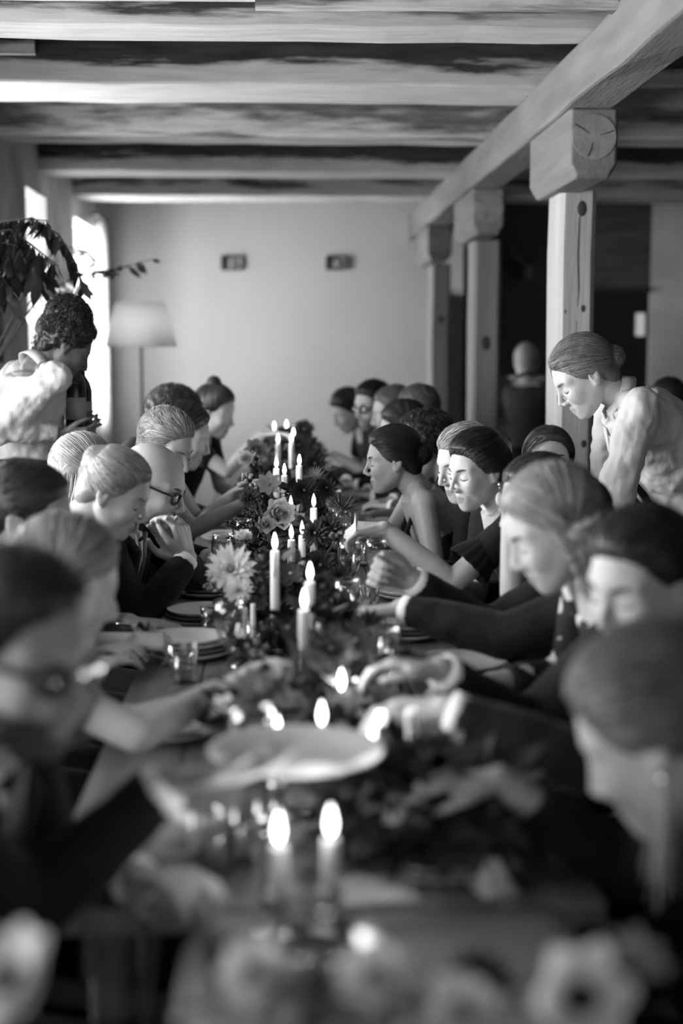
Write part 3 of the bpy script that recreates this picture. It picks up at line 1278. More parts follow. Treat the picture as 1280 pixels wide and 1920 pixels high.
def person(label, C, az, pitch=10, roll=0, kind='m', sk=.42, hs=1.0, hairspec=None, hair_v=.05, outfit='suit', hip=None, baz=None, wl=None, wr=None,
           hl=None, hr=None, el=None, er=None, voxel=.007, face=False, seated=True, glasses=None, beard=0.0, group=None, shirt=True, extra=None, sw=None,
           brow=None, outfit_m=None, bald=False, lips=.62, shoulder_drop=0.0, lean_k=1.0):
    C = V(*C)
    A = math.radians(az)
    p_ = math.radians(pitch)
    f = V(math.cos(A) * math.cos(p_), math.sin(A) * math.cos(p_), -math.sin(p_))
    l = V(-math.sin(A), math.cos(A), 0)
    u = np.cross(f, l)
    if roll:
        r = math.radians(roll)
        l, u = l * math.cos(r) + u * math.sin(r), u * math.cos(r) - l * math.sin(r)
    M = np.stack([f, l, u], 1)
    male = kind == 'm'
    hs = hs * (1.0 if male else .95)
    baz = az if baz is None else baz
    B = math.radians(baz)
    fw = V(math.cos(B), math.sin(B), 0)
    lat = V(-math.sin(B), math.cos(B), 0)          # towards the person's left
    if hip is None:
        hip = V(C[0], C[1], 0) - fw * .30 * lean_k + V(0, 0, .52)
    hip = V(*hip)
    # neck and shoulders
    nk = C + M @ V(-.030, 0, -.062) * hs
    sp0 = unit(C - hip)
    N = C + M @ V(-.045, 0, -.085) * hs - sp0 * .022 - fw * .012
    S = N - sp0 * .026
    sp = unit(S - hip)
    back = unit(np.cross(lat, sp)) * -1
    fwd = np.cross(lat, sp)                         # chest normal
    if np.dot(fwd, fw) < 0:
        fwd = -fwd
    sw = sw or (.180 if male else .158)
    SL = S + lat * sw - sp * (.016 + shoulder_drop)
    SR = S - lat * sw - sp * (.016 + shoulder_drop)
    T = np.linalg.norm(S - hip)
    a_, b_ = (.29, .255) if male else (.27, .235)
    if wl is None:
        wl = hip + fw * .42 + lat * .12 + V(0, 0, .26)
    if wr is None:
        wr = hip + fw * .42 - lat * .12 + V(0, 0, .26)
    wl, wr = V(*wl), V(*wr)
    hint_l = V(*el) if el is not None else lat * .5 - fw * .25 + V(0, 0, -1)
    hint_r = V(*er) if er is not None else -lat * .5 - fw * .25 + V(0, 0, -1)
    EL = ik(SL, wl, a_, b_, hint_l)
    ER = ik(SR, wr, a_, b_, hint_r)
    ru0, ru1, rf0, rf1 = (.047, .038, .037, .026) if male else (.039, .033, .032, .0225)

    def torso(mb, inf, t0=0.0, t1=1.0, top=True):
        prof = [(0.0, sw - .045, .066), (.10, sw - .012, .084), (.30, .155 if male else .135, .106 if male else .112), (.5, .140 if male else .118, .100),
                (.72, .130 if male else .112, .098), (.9, .155, .115), (1.05, .16, .12)]
        rr = []
        for t in np.linspace(t0, t1, 9):
            rx = np.interp(t, [q[0] for q in prof], [q[1] for q in prof]) + inf
            ry = np.interp(t, [q[0] for q in prof], [q[2] for q in prof]) + inf
            bow = fwd * (-.03 * math.sin(math.pi * min(t, 1)))
            rr.append((S - sp * T * t + bow, lat * rx, fwd * ry))
        mb.loft(rr)
        return rr

    hsz = 1.0 if male else .9
    mb = MB()
    hv, hq, _ = HEADS[kind]
    mb.add((hv * hs) @ M.T + C, hq)
    nr = .058 if male else .049
    mb.capsule(nk, nr * .97, N, nr, 24)
    mb.capsule(N, nr, S + sp * .005, nr * 1.12, 24)
    bare = outfit in ('strapless', 'strap', 'bare')
    torso(mb, 0, 0, .62 if not bare else .8)
    for Sx, Ex, Wx, hh, rt in ((SL, EL, wl, hl, False), (SR, ER, wr, hr, True)):
        mb.sphere(Sx - sp * .01, ru0 * 1.22, 24, 16)
        mb.capsule(N - sp * .012, nr * .72, Sx, ru0 * .98, 24)
        mb.capsule(Sx, ru0 * 1.06, Ex, ru1, 24)
        mid = Ex + (Wx - Ex) * .3
        mb.capsule(Ex, ru1 * .97, mid, rf0 * 1.04, 24)
        mb.capsule(mid, rf0 * 1.04, Wx, rf1, 24)
        hh = hh or {}
        hand_prims(mb, Wx, hh.get('d', Wx - Ex), hh.get('n', (0, 0, -1)), rt, hh.get('curl', (.3, .45, .3)), hh.get('spread', .06), hsz * hh.get('s', 1.0), hh.get('thumb', .2), hh.get('fcurl'))
    me = remesh(mb, 'person', voxel, 1 if voxel < .005 else 2, .3 if voxel < .005 else .5)
    # tone of lips, beard stubble, and nostril shade painted into the skin
    vv = mverts(me)
    q = ((vv - C) @ M) / hs
    tone = np.ones(len(vv))
    near = (np.abs(q[:, 1]) < .03) & (q[:, 0] > .075) & (q[:, 2] < -.053) & (q[:, 2] > -.086)
    lipd = np.sqrt((q[:, 1] / .024) ** 2 + ((q[:, 2] + .0675) / .0125) ** 2)
    tone = np.where(near & (lipd < 1.15), 1 - (1 - lips) * np.clip((1.15 - lipd) / .3, 0, 1), tone)
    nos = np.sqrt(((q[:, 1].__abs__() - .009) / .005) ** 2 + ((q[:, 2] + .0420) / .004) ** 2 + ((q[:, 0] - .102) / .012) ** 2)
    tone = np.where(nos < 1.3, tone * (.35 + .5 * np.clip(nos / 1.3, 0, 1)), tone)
    if beard:
        bz = np.interp(q[:, 0], [-.02, .0, .04, .08, .1], [.005, -.02, -.044, -.050, -.050])
        bm = (q[:, 2] < bz) & (q[:, 2] > -.135) & (q[:, 0] > -.02) & (np.abs(q[:, 1]) < .08) & (q[:, 0] < .12)
        bm &= ~((lipd < .95) & near)
        tone = np.where(bm, tone * (1 - beard), tone)
    at = me.attributes.new('tone', 'FLOAT', 'POINT')
    at.data.foreach_set('value', tone.astype(np.float32))
    org = (hip[0], hip[1], 0.0)
    root = obj_from(me, 'person', skin(sk), None, org)
    tag(root, label, 'person', group)
    PEOPLE.append(root)

    def child(m_, nm, mt):
        return part(m_, nm, mt, root, org)

    # ---- hair
    if hairspec:
        hm_ = hairm(hair_v)
        ms, lk = hair(**hairspec)
        xf(ms, M, C, hs)
        hob = child(ms, 'hair', hm_)
        if lk.n:
            xf(lk, M, C, hs)
            lko = part(lk, 'hair_locks', hm_, hob, org)
            lko['kind'] = 'stuff'
    # ---- brows and lashes
    if face:
        bm_ = brow or brow_m
        for s in (-1, 1):
            pth = []
            for y in np.linspace(.013, .050, 8):
                z = .0265 + .0055 * math.sin((y - .013) / .037 * 2.4)
                pth.append(V(face_x(kind, s * y, z) - .0005, s * y, z))
            m_ = MB().tube(pth, [.0014, .003, .0036, .0036, .0033, .0028, .002, .0008], 6)
            child(xf(m_, M, C, hs), 'eyebrow', bm_)
            pth = []
            for y in np.linspace(.0155, .0505, 8):
                z = .0 - .0042 * math.sin((y - .0155) / .035 * math.pi)
                pth.append(V(face_x(kind, s * y, z) + .0008, s * y, z))
            m_ = MB().tube(pth, [.0008, .0015, .0019, .0022, .0023, .0022, .0018, .001], 6)
            child(xf(m_, M, C, hs), 'eyelashes', lash_m)
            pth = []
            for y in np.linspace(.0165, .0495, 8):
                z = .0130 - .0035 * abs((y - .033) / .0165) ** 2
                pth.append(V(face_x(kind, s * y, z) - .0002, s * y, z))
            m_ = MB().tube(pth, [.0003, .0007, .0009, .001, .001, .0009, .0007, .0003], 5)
            child(xf(m_, M, C, hs), 'eyelid_crease', mat('lid_crease', .2, .7))  # dark line painting the shade in the lid fold
    if glasses:
        g_ = MB()
        gr = .0021 if glasses == 'thin' else .0035
        for s in (-1, 1):
            a = np.linspace(0, 2 * math.pi, 21)
            pth = [V(.098 - .012 * abs(math.cos(t) * .026 + .0) / .026 * (1 if math.cos(t) > 0 else 0), s * (.033 + .025 * math.cos(t)), .004 + .018 * math.sin(t)) for t in a]
            g_.tube(pth, gr, 6, False)
            g_.tube([V(.088, s * .058, .012), V(.06, s * .073, .012), V(-.01, s * .083, .012), V(-.03, s * .083, -.005)], gr, 6)
        g_.tube([V(.098, -.009, .01), V(.1, 0, .013), V(.098, .009, .01)], gr, 6)
        gl = child(xf(g_, M, C, hs), 'eyeglasses', mat('spectacle_frame', .015, .3))
        for s in (-1, 1):
            a = np.linspace(0, 2 * math.pi, 16, endpoint=False)
            m_ = MB().add([V(.0965, s * (.033 + .024 * math.cos(t)), .004 + .017 * math.sin(t)) for t in a] +
                          [V(.0955, s * (.033 + .024 * math.cos(t)), .004 + .017 * math.sin(t)) for t in a],
                          [tuple(range(16)), tuple(range(31, 15, -1))] + [(k, 16 + k, 16 + (k + 1) % 16, (k + 1) % 16) for k in range(16)])
            part(xf(m_, M, C, hs), 'lens', mat_glass(), gl, org)
    # ---- clothes
    cv = max(.008, voxel * 1.5)
    om = outfit_m
    if outfit in ('suit', 'shirt', 'blouse'):
        inf = .022 if outfit == 'suit' else .026
        j = MB()
        torso(j, inf, .04, 1.0)
        for Sx, Ex, Wx in ((SL, EL, wl), (SR, ER, wr)):
            j.capsule(N - sp * .035, nr * .7, Sx, ru0 + .014, 12)
            j.capsule(Sx, ru0 + .018, Ex, ru1 + (.016 if outfit == 'suit' else .024), 12)
            end = Ex + (Wx - Ex) * (.92 if outfit == 'suit' else .9)
            j.tube([Ex, Ex + (end - Ex) * .5, end], [ru1 + .015, rf0 + .012, rf1 + .012], 14)
            j.sphere(Ex, ru1 + .015)
        jm = remesh(j, 'jacket', cv, 3, .5, disp=.034 if outfit != 'suit' else .014, dscale=.075 if outfit != 'suit' else .09)
        jo = obj_from(jm, 'jacket' if outfit == 'suit' else 'shirt', om or (suit_m if outfit == 'suit' else shirt_w), root, org)
        # collar and lapels
        nd = unit(nk - N)
        nf = unit(np.cross(lat, nd))
        if nf @ fw < 0:
            nf = -nf

        def band(r0, r1, h0, h1, op, th=.004):
            mbb = MB()
            n_ = 25
            vs = []
            for i_ in range(n_):
                t = math.pi * (-op + 2 * op * i_ / (n_ - 1))
                rd = -nf * math.cos(t) + lat * math.sin(t)
                for (r_, h_) in ((r0, h0), (r1, h1), (r1 - th, h1), (r0 - th, h0)):
                    vs.append(N - nd * .012 + rd * r_ + nd * (h_ - .012 * (1 - math.cos(t)) * .5))
            fs = [(4 * k + t, 4 * k + (t + 1) % 4, 4 * k + 4 + (t + 1) % 4, 4 * k + 4 + t) for k in range(n_ - 1) for t in range(4)]
            fs += [(3, 2, 1, 0), (4 * n_ - 4, 4 * n_ - 3, 4 * n_ - 2, 4 * n_ - 1)]
            return mbb.add(vs, fs)
        cn = N - nd * .012
        co = band(nr + .022, nr + .010, -.012, .022, .80) if outfit == 'suit' else band(nr + .022, nr + .006, -.006, .034, .90)
        if outfit == 'suit':
            cs_ = band(nr + .010, nr + .004, .0, .036, .95)
            part(cs_, 'shirt_collar', cuff_w, root, org)
            # shirt front with tie between the lapels
            fr = S - sp * .02 + fwd * .098
            v_ = []
            for k, (w_, dn, fo) in enumerate(((.038, .0, -.02), (.034, .06, .012), (.024, .15, .020), (.004, .27, .016))):
                cpt = S - sp * (.01 + dn) + fwd * (.085 + fo + inf * .6)
                v_ += [cpt - lat * w_, cpt + lat * w_, cpt + lat * w_ - fwd * .03, cpt - lat * w_ - fwd * .03]
            ff = [(4 * k + t, 4 * k + (t + 1) % 4, 4 * k + 4 + (t + 1) % 4, 4 * k + 4 + t) for k in range(3) for t in range(4)] + [(3, 2, 1, 0), (12, 13, 14, 15)]
            part(MB().add(v_, ff), 'shirt_front', cuff_w, root, org, False)
            tie = MB()
            pts = [S - sp * .0 + fwd * (.083 + inf * .6), S - sp * .07 + fwd * (.108 + inf * .6), S - sp * .16 + fwd * (.118 + inf * .6), S - sp * .26 + fwd * (.112 + inf * .6)]
            tie.tube(pts, [.016, .014, .020, .022], 8, True, None, .35, up=fwd)
            part(tie, 'tie', mat('tie_silk', .16, .45, v2=.08, scale=40), root, org)
            for Ex, Wx in ((EL, wl), (ER, wr)):
                dd_ = unit(Wx - Ex)
                part(MB().tube([Wx - dd_ * .035, Wx - dd_ * .003], [rf1 + .009, rf1 + .008], 14), 'shirt_cuff', cuff_w, root, org)
            for s in (-1, 1):
                lp = MB()
                q0 = cn + lat * s * (nr + .012) + fwd * .02
                pts = [q0, S - sp * .05 + lat * s * .062 + fwd * (.088 + inf), S - sp * .15 + lat * s * .055 + fwd * (.106 + inf), S - sp * .28 + lat * s * .012 + fwd * (.103 + inf)]
                lp.tube(pts, [.012, .028, .026, .006], 8, True, None, .28, up=fwd)
                part(lp, 'lapel', om or suit_m, jo, org)
        else:
            for s in (-1, 1):
                lp = MB()
                q0 = cn + lat * s * (nr + .010) + sp * .02
                pts = [q0, cn + lat * s * .035 + fwd * (nr + .018) - sp * .01, cn + lat * s * .045 + fwd * (nr + .03) - sp * .055]
                lp.tube(pts, [.012, .018, .005], 8, True, None, .3, up=fwd)
                part(lp, 'collar_point', om or shirt_w, jo, org)
            pk = MB().tube([S - sp * t + fwd * (.07 + .05 * min(1, t / .12) + .012 - .01 * (t > .3)) for t in (.03, .1, .2, .3, .42)], .014, 6, True, None, .3, up=fwd)
            part(pk, 'placket', om or shirt_w, jo, org)
        part(co, 'collar', om or (suit_m if outfit == 'suit' else shirt_w), root, org)
    elif outfit in ('dress', 'strap', 'strapless', 'sleeved'):
        j = MB()
        torso(j, .010, .30 if outfit in ('strap', 'strapless') else .13, 1.0)
        for Sx, Ex, Wx in ((SL, EL, wl), (SR, ER, wr)):
            if outfit == 'dress':
                j.capsule(N - sp * .05, nr * .6, Sx, ru0 + .008, 12)
                j.capsule(Sx, ru0 + .014, Sx + (Ex - Sx) * .55, ru0 + .012, 12)
            elif outfit == 'sleeved':
                j.capsule(N - sp * .05, nr * .6, Sx, ru0 + .008, 12)
                j.capsule(Sx, ru0 + .012, Ex, ru1 + .012, 12)
                j.tube([Ex, Ex + (Wx - Ex) * .75], [ru1 + .012, rf1 + .016], 12)
        if outfit == 'strap':
            for s in (-1, 1):
                j.tube([N - sp * .02 + lat * s * (nr + .004) - fwd * .01, S - sp * .10 + lat * s * .085 + fwd * .095, S - sp * T * .34 + lat * s * .08 + fwd * .115], .011, 8)
                j.tube([N - sp * .02 + lat * s * (nr + .004) - fwd * .01, S - sp * .13 + lat * s * .07 - fwd * .095, S - sp * T * .40 + lat * s * .06 - fwd * .115], .011, 8)
        jm = remesh(j, 'dress', cv, 2, .5, disp=.008, dscale=.05)
        obj_from(jm, 'dress', om or dress_b, root, org)
    # ---- legs under cloth
    t_ = MB()
    if seated:
        for s in (-1, 1):
            h0 = hip + lat * s * .085
            kn = V(hip[0], hip[1], .50) + fw * .42 + lat * s * .10
            ft = V(kn[0], kn[1], .07) - fw * .05 + lat * s * .02
            t_.capsule(h0, .092, kn, .066, 12)
            t_.capsule(kn, .064, ft, .046, 12)
            t_.capsule(ft - V(0, 0, .025) - fw * .03, .04, ft + fw * .14 - V(0, 0, .035), .034, 10)
    else:
        for s in (-1, 1):
            h0 = hip + lat * s * .085
            kn = V(hip[0], hip[1], .50) + lat * s * .09 + fw * .03
            ft = V(hip[0], hip[1], .08) + lat * s * .09
            t_.capsule(h0, .095, kn, .066, 12)
            t_.capsule(kn, .064, ft, .048, 12)
            t_.capsule(ft - V(0, 0, .035), .042, ft + fw * .15 - V(0, 0, .042), .036, 10)
        rr = [(hip + sp * k - fwd * .005, lat * .205, fwd * .165) for k in (-.05, .0, .05, .10)]
        t_.loft(rr)
    t_.sphere(hip, (.15, .14, .10), 14, 8)
    tm = remesh(t_, 'trousers', .014, 2)
    obj_from(tm, 'trousers' if outfit in ('suit', 'shirt', 'blouse') else 'skirt', (om if outfit == 'suit' and om else suit_m) if outfit in ('suit', 'shirt', 'blouse') else (om or dress_b), root, org)
    info = dict(root=root, org=org, C=C, M=M, hs=hs, S=S, sp=sp, fwd=fwd, lat=lat, wl=wl, wr=wr, EL=EL, ER=ER, N=N, child=child)
    if extra:
        extra(info)
    return info
# ================================================================ tables and benches
TZ = 0.75
table_w = mat('table_wood', 0.17, 0.45, v2=0.09, scale=3, stretch=(9, 0.6, 9), bump=0.15, spec=0.4)
TX0, TX1, TY0, TY1 = -0.34, 0.44, 1.84, 8.9
tb = empty('dining_table', ((TX0 + TX1) / 2, (TY0 + TY1) / 2, 0), 'long dark wooden banquet table running down the room', 'table')
nb_ = 5
bw = (TX1 - TX0) / nb_
for i in range(nb_):
    part(MB().box((TX0 + i * bw + .0015, TY0, TZ - .035), (TX0 + (i + 1) * bw - .0015, TY1, TZ)), 'tabletop_plank', table_w, tb, tb.location, False, .003)
part(MB().box((TX0 + .06, TY0 + .08, TZ - .13), (TX0 + .085, TY1 - .08, TZ - .036)).box((TX1 - .085, TY0 + .08, TZ - .13), (TX1 - .06, TY1 - .08, TZ - .036)), 'apron', table_w, tb, tb.location, False)
for y in (TY0 + .1, 4.2, 6.5, TY1 - .1):
    for x in (TX0 + .1, TX1 - .1):
        part(MB().tube([(x, y, 0), (x, y, TZ - .036)], [.026, .036], 8), 'leg', table_w, tb, tb.location)

cloth = mat('linen_cloth', 0.2, 0.85, var=0.12, scale=5, bump=0.2, bscale=30)
st = empty('serving_table', (.13, 1.38, 0), 'small table under a pale cloth at the near end of the long table', 'table')
part(MB().box((-.12, .98, TZ - .04), (.38, 1.80, TZ - .006)), 'tabletop', table_w, st, st.location, False)
for x in (-.09, .35):
    for y in (1.02, 1.76):
        part(MB().tube([(x, y, 0), (x, y, TZ - .04)], .022, 8), 'leg', table_w, st, st.location)
m = MB()
nx, ny = 24, 30
v, f = [], []
xs = np.linspace(-.30, .56, nx)
ys_ = np.linspace(.92, 1.832, ny)
rr = np.random.RandomState(5)
for y in ys_:
    for x in xs:
        ox = max(-.128 - x, 0, x - .388)
        z = TZ - .003 - ox * 1.0
        xx = min(max(x, -.128), .388) + (.05 * math.sin(y * 30) * ox if x > 0 else -.05 * math.sin(y * 30) * ox) * 1.2 + (ox * .15 if x > 0 else -ox * .15)
        v.append((xx, y, z))
f = [(a * nx + i, a * nx + i + 1, (a + 1) * nx + i + 1, (a + 1) * nx + i) for a in range(ny - 1) for i in range(nx - 1)]
m.add(v, f)
o = m.build('tablecloth', cloth, None, (.13, 1.38, TZ))
sd = o.modifiers.new('s', 'SOLIDIFY')
sd.thickness = .003
tag(o, 'pale cloth draped over the small near table', 'tablecloth')

for (x0, x1, y0, y1, lab) in ((-1.02, -.58, 1.3, 7.2, 'long dark bench under the left row of guests'), (.66, 1.06, 1.3, 8.6, 'long dark bench under the right row of guests')):
    b = empty('bench', ((x0 + x1) / 2, (y0 + y1) / 2, 0), lab, 'bench', 'benches along the table')
    w3 = (x1 - x0) / 3
    for i in range(3):
        part(MB().box((x0 + i * w3 + .003, y0, .385), (x0 + (i + 1) * w3 - .003, y1, .42)), 'seat_plank', wood_dark, b, b.location, False)
    for y in np.linspace(y0 + .15, y1 - .15, 5):
        part(MB().box((x0 + .03, y - .03, 0), (x1 - .03, y + .03, .385)), 'leg', wood_dark, b, b.location, False)

# ================================================================ tableware
china = mat('china', 0.62, 0.3, var=0.06, scale=5, spec=0.5)
china_d = mat('stoneware', 0.16, 0.4, var=0.2, scale=5, spec=0.5)
linen = mat('napkin_linen', 0.5, 0.9, var=0.15, scale=12, bump=0.3, bscale=40)
glass = mat_glass()


def plate_mesh(r, m):
    mb = MB().lathe([(0, .004), (r * .62, .004), (r * .70, .007), (r * .97, .018), (r, .0195), (r, .0175), (r * .72, .003), (r * .6, 0), (0, 0)], n=36)
    me = mb.mesh('plate')
    me.materials.append(m)
    return me


PM = {}


def plate(x, y, z, r, lab, m=china, group=None, name='plate', tilt=(0, 0, 0)):
    k = (round(r, 3), m.name)
    if k not in PM:
        PM[k] = plate_mesh(r, m)
    o = bpy.data.objects.new(name, PM[k])
    COL.objects.link(o)
    o.location = (x, y, z)
    o.rotation_euler = tilt
    return tag(o, lab, 'plate', group)


def napkin(x, y, z, sx, sy, lab, rot=0, h=.018, m=linen):
    mb = MB()
    n = 9
    rr = np.random.RandomState(int(abs(x * 977 + y * 131)) % 9999)
    top = []
    for j in range(n):
        for i in range(n):
            a, b = i / (n - 1) * 2 - 1, j / (n - 1) * 2 - 1
            e = max(abs(a), abs(b))
            zz = h * (1 - e ** 4) * (0.65 + .35 * math.sin(a * 5 + b * 2.3 + x * 9)) + .002
            top.append((a * sx, b * sy, zz))
    v = top + [(p[0], p[1], 0) for p in top]
    f = [(j * n + i, j * n + i + 1, (j + 1) * n + i + 1, (j + 1) * n + i) for j in range(n - 1) for i in range(n - 1)]
    N2 = n * n
    f += [tuple(N2 + t for t in reversed(q)) for q in f]
    edge = [i for i in range(n)] + [j * n + n - 1 for j in range(1, n)] + [(n - 1) * n + i for i in range(n - 2, -1, -1)] + [j * n for j in range(n - 2, 0, -1)]
    f += [(edge[k], N2 + edge[k], N2 + edge[(k + 1) % len(edge)], edge[(k + 1) % len(edge)]) for k in range(len(edge))]
    mb.add(v, f)
    o = mb.build('napkin', m, None, (0, 0, 0))
    o.location = (x, y, z)
    o.rotation_euler = (0, 0, rot)
    return tag(o, lab, 'napkin')


def X(px, Y):
    return P(px, 1000, Y).x


def stack(px, Y, n, r, where, top=None, grp='plate stacks'):
    x = X(px, Y)
    nm = {1: [''], 2: ['lower', 'upper'], 3: ['bottom', 'middle', 'top'], 4: ['bottom', 'second', 'third', 'top']}[n]
    for k in range(n):
        mm = china if (k == n - 1 or k % 2 == 0) else china_d
        plate(x, Y, TZ + .0005 + k * .0112, r * (1 - .06 * k), ('%s plate of the stack %s' % (nm[k], where)).strip() if n > 1 else 'single plate ' + where, mm, grp)
    if top:
        napkin(x + .005, Y, TZ + .005 + (n - 1) * .0112 + .0012, r * .55, r * .5, 'folded napkin on the plates ' + where, .2, .03)


stack(262, 2.06, 2, .118, 'in front of the bearded man', True)
stack(318, 2.72, 2, .11, 'beside the fair woman reaching across', False)
stack(350, 3.42, 4, .112, "under the hand with the bracelet", False)
stack(378, 3.84, 3, .11, "beside the bald man's elbow", False)
stack(392, 4.28, 3, .11, "behind the bald man's elbow", False)
stack(415, 4.85, 2, .11, 'before the fair-haired man with the quiff', False)
stack(430, 5.5, 2, .11, 'before the long-haired woman on the left', False)
stack(762, 3.62, 4, .10, 'beside the sleeve of the hidden man in black', False)
stack(865, 3.22, 2, .115, 'under the floral sleeve', False)
stack(800, 2.75, 2, .105, "beside the dark-haired man's white cuff", False)
stack(770, 4.2, 2, .11, 'below the spoon of the smiling woman', False)
stack(700, 4.9, 2, .11, 'before the woman in the strap dress', False)
stack(675, 5.6, 2, .11, 'before the curly-haired man', False)
stack(830, 1.98, 2, .10, 'at the near right corner of the long table', False)

hp = P(556, 1428, 1.95)
o = plate(hp.x, hp.y, hp.z, .125, 'round white serving plate held out by the bearded man', china, None, 'serving_plate')

# cutlery
steel = mat('cutlery_steel', 0.7, 0.25, metal=1.0)
darkh = mat('knife_handle', 0.02, 0.4)


def knife(x, y, z, rot, lab, dark=True):
    r = empty('table_knife', (x, y, z), lab, 'knife')
    r.rotation_euler = (0, 0, rot)
    a = MB().tube([(0, -.10, .006), (0, -.05, .006), (0, 0, .006)], [.006, .0075, .005], 8)
    a.build('handle', darkh if dark else steel, None).parent = r
    b = MB().add([(-.008, 0, .005), (.008, 0, .005), (.008, .09, .005), (-.004, .115, .005), (-.008, 0, .0072), (.006, 0, .0072), (.006, .09, .0072), (-.004, .115, .0072)],
                 [(3, 2, 1, 0), (4, 5, 6, 7), (0, 1, 5, 4), (1, 2, 6, 5), (2, 3, 7, 6), (3, 0, 4, 7)])
    b.build('blade', steel, None, smooth=False).parent = r
    return r


def fork(x, y, z, rot, lab, tines=True):
    r = empty('table_fork' if tines else 'table_spoon', (x, y, z), lab, 'fork' if tines else 'spoon')
    r.rotation_euler = (0, 0, rot)
    MB().tube([(0, -.12, .003), (0, -.04, .004), (0, .02, .008)], [.006, .004, .003], 8, flat=.5).build('handle', steel, None).parent = r
    if tines:
        m = MB().tube([(0, .018, .008), (0, .032, .006)], [.004, .011], 8, flat=.3)
        m.build('neck', steel, None).parent = r
        for t in range(4):
            MB().tube([((t - 1.5) * .006, .03, .006), ((t - 1.5) * .006, .055, .005), ((t - 1.5) * .006, .078, .008)], [.0018, .0018, .0008], 5).build('tine', steel, None).parent = r
    else:
        MB().sphere((0, .045, .006), (.019, .03, .005), 14, 8).build('bowl', steel, None).parent = r
    return r


knife(X(890, 1.95) - .0, 2.06, TZ + .02, math.radians(20), 'dark-handled knife lying across the near right plate')
knife(X(180, 1.95), 1.92, TZ, math.radians(-82), 'knife lying along the near left table corner', False)
fork(X(640, 2.0), 2.02, TZ, .3, 'fork lying beside the glasses near the serving plate')
fork(X(710, 3.3), 3.3, TZ, -.7, 'fork by the resting hand of the hidden man in black')
knife(X(690, 3.42), 3.42, TZ, -.75, 'bright knife by the resting hand of the hidden man in black', False)
napkin(X(960, 2.0), 2.12, TZ, .05, .09, 'crumpled pale napkin at the right table edge', .1, .035)
napkin(X(930, 1.9), 1.9, TZ, .028, .035, 'small bunched napkin near the dark-handled knife', .4, .05)
napkin(X(700, 1.95), 1.9, TZ, .06, .05, 'flat pale napkin beside the near candles', .1, .012)


# glasses
def wine_mesh(tall=.2, r=.036):
    hb = tall * .5
    prof = [(0, 0), (r * .95, 0), (r * .95, .002), (.006, .006), (.0035, .012), (.0035, hb - .012), (.008, hb - .004), (r * .7, hb + .018), (r, hb + .05), (r * .93, tall * .9), (r * .82, tall),
            (r * .80, tall), (r * .9, tall * .9), (r * .96, hb + .05), (r * .66, hb + .02), (0.0, hb + .002)]
    return MB().lathe(prof, n=24)


def tumbler_mesh(h=.085, r=.034):
    return MB().lathe([(0, 0), (r * .82, 0), (r * .86, .004), (r, h), (r * .965, h), (r * .82, .010), (0, .010)], n=24)


wm = wine_mesh().mesh('wine_glass_bowl')
wm.materials.append(glass)
tm_ = tumbler_mesh().mesh('tumbler_body')
tm_.materials.append(glass)
wine_d = mat('red_wine', 0.012, 0.1, spec=0.5)
water = mat_glass('water', 0.9)


def wineglass(px, Y, where, fill=None, dx=0):
    x = X(px, Y) + dx
    r = empty('wine_glass', (x, Y, TZ), 'stemmed wine glass ' + where, 'glass', 'wine glasses on the table')
    o = bpy.data.objects.new('bowl_and_stem', wm)
    COL.objects.link(o)
    o.parent = r
    if fill:
        MB().lathe([(0, .104), (.022, .117), (.0325, .143), (0, .143)], n=20).build('wine', wine_d, None).parent = r
    return r


def tumbler(px, Y, where, fill=True):
    x = X(px, Y)
    r = empty('tumbler', (x, Y, TZ), 'clear tumbler ' + where, 'glass', 'tumblers on the table')
    o = bpy.data.objects.new('glass_body', tm_)
    COL.objects.link(o)
    o.parent = r
    if fill:
        MB().lathe([(0, .011), (.0277, .011), (.0305, .055), (0, .055)], n=20).build('water', water, None).parent = r
    return r


for a in ((655, 4.02, 'under the spoon of the smiling woman', 1), (672, 4.3, 'just behind the glass with the spoon', 0), (706, 4.05, 'above the fist of the hidden man in black', 0),
          (418, 4.2, 'between the clasped hands and the flowers', 0), (455, 4.55, 'beside the outstretched bare arm', 0), (640, 4.8, 'in front of the woman in the strap dress', 1),
          (625, 5.5, 'before the curly-haired man', 0), (455, 5.9, 'before the brown curly-haired guest', 0), (470, 2.15, 'left of the two nearest candles', 0), (745, 2.12, 'right of the two nearest candles', 1),
          (650, 3.35, 'beside the tall candle and the dark foliage', 0), (430, 3.05, 'between the fair woman and the flowers', 0), (720, 2.75, 'by the hand of the dark-haired man', 1)):
    wineglass(*a)
for a in ((672, 3.92, 'with a bright base near the fist'), (690, 3.98, 'beside the small plate under the spoon'), (398, 3.62, 'left of the spiky white dahlia'), (440, 2.02, 'near the bearded man\'s cuff'),
          (395, 1.98, 'on the near left corner by the napkin plate'), (700, 2.0, 'near the flat napkin'), (340, 3.15, 'beside the plate stack under the bracelet hand'), (590, 3.6, 'behind the tall candle'),
          (700, 3.5, 'beside the stack by the black sleeve'), (480, 3.45, 'between the dahlia and the tall candle')):
    tumbler(*a)

# ================================================================ candles
wax = mat('candle_wax', 0.75, 0.45, subs=0.5, spec=0.4)
wick = mat('candle_wick', 0.01, 0.9)
brass = mat('candle_brass', 0.35, 0.3, metal=1.0)
flame_m = mat_emit('candle_flame', 1.0, 9.0)
holdm = MB().lathe([(0, 0), (.042, 0), (.044, .004), (.02, .010), (.011, .018), (.009, .035), (.016, .042), (.0165, .060), (.0135, .060), (.0125, .045), (0, .045)], n=20).mesh('candle_holder')
holdm.materials.append(brass)
flm = MB().lathe([(0, -.004), (.0035, 0), (.0062, .008), (.0066, .014), (.005, .023), (.0025, .032), (0, .038)], n=12).mesh('flame')
flm.materials.append(flame_m)


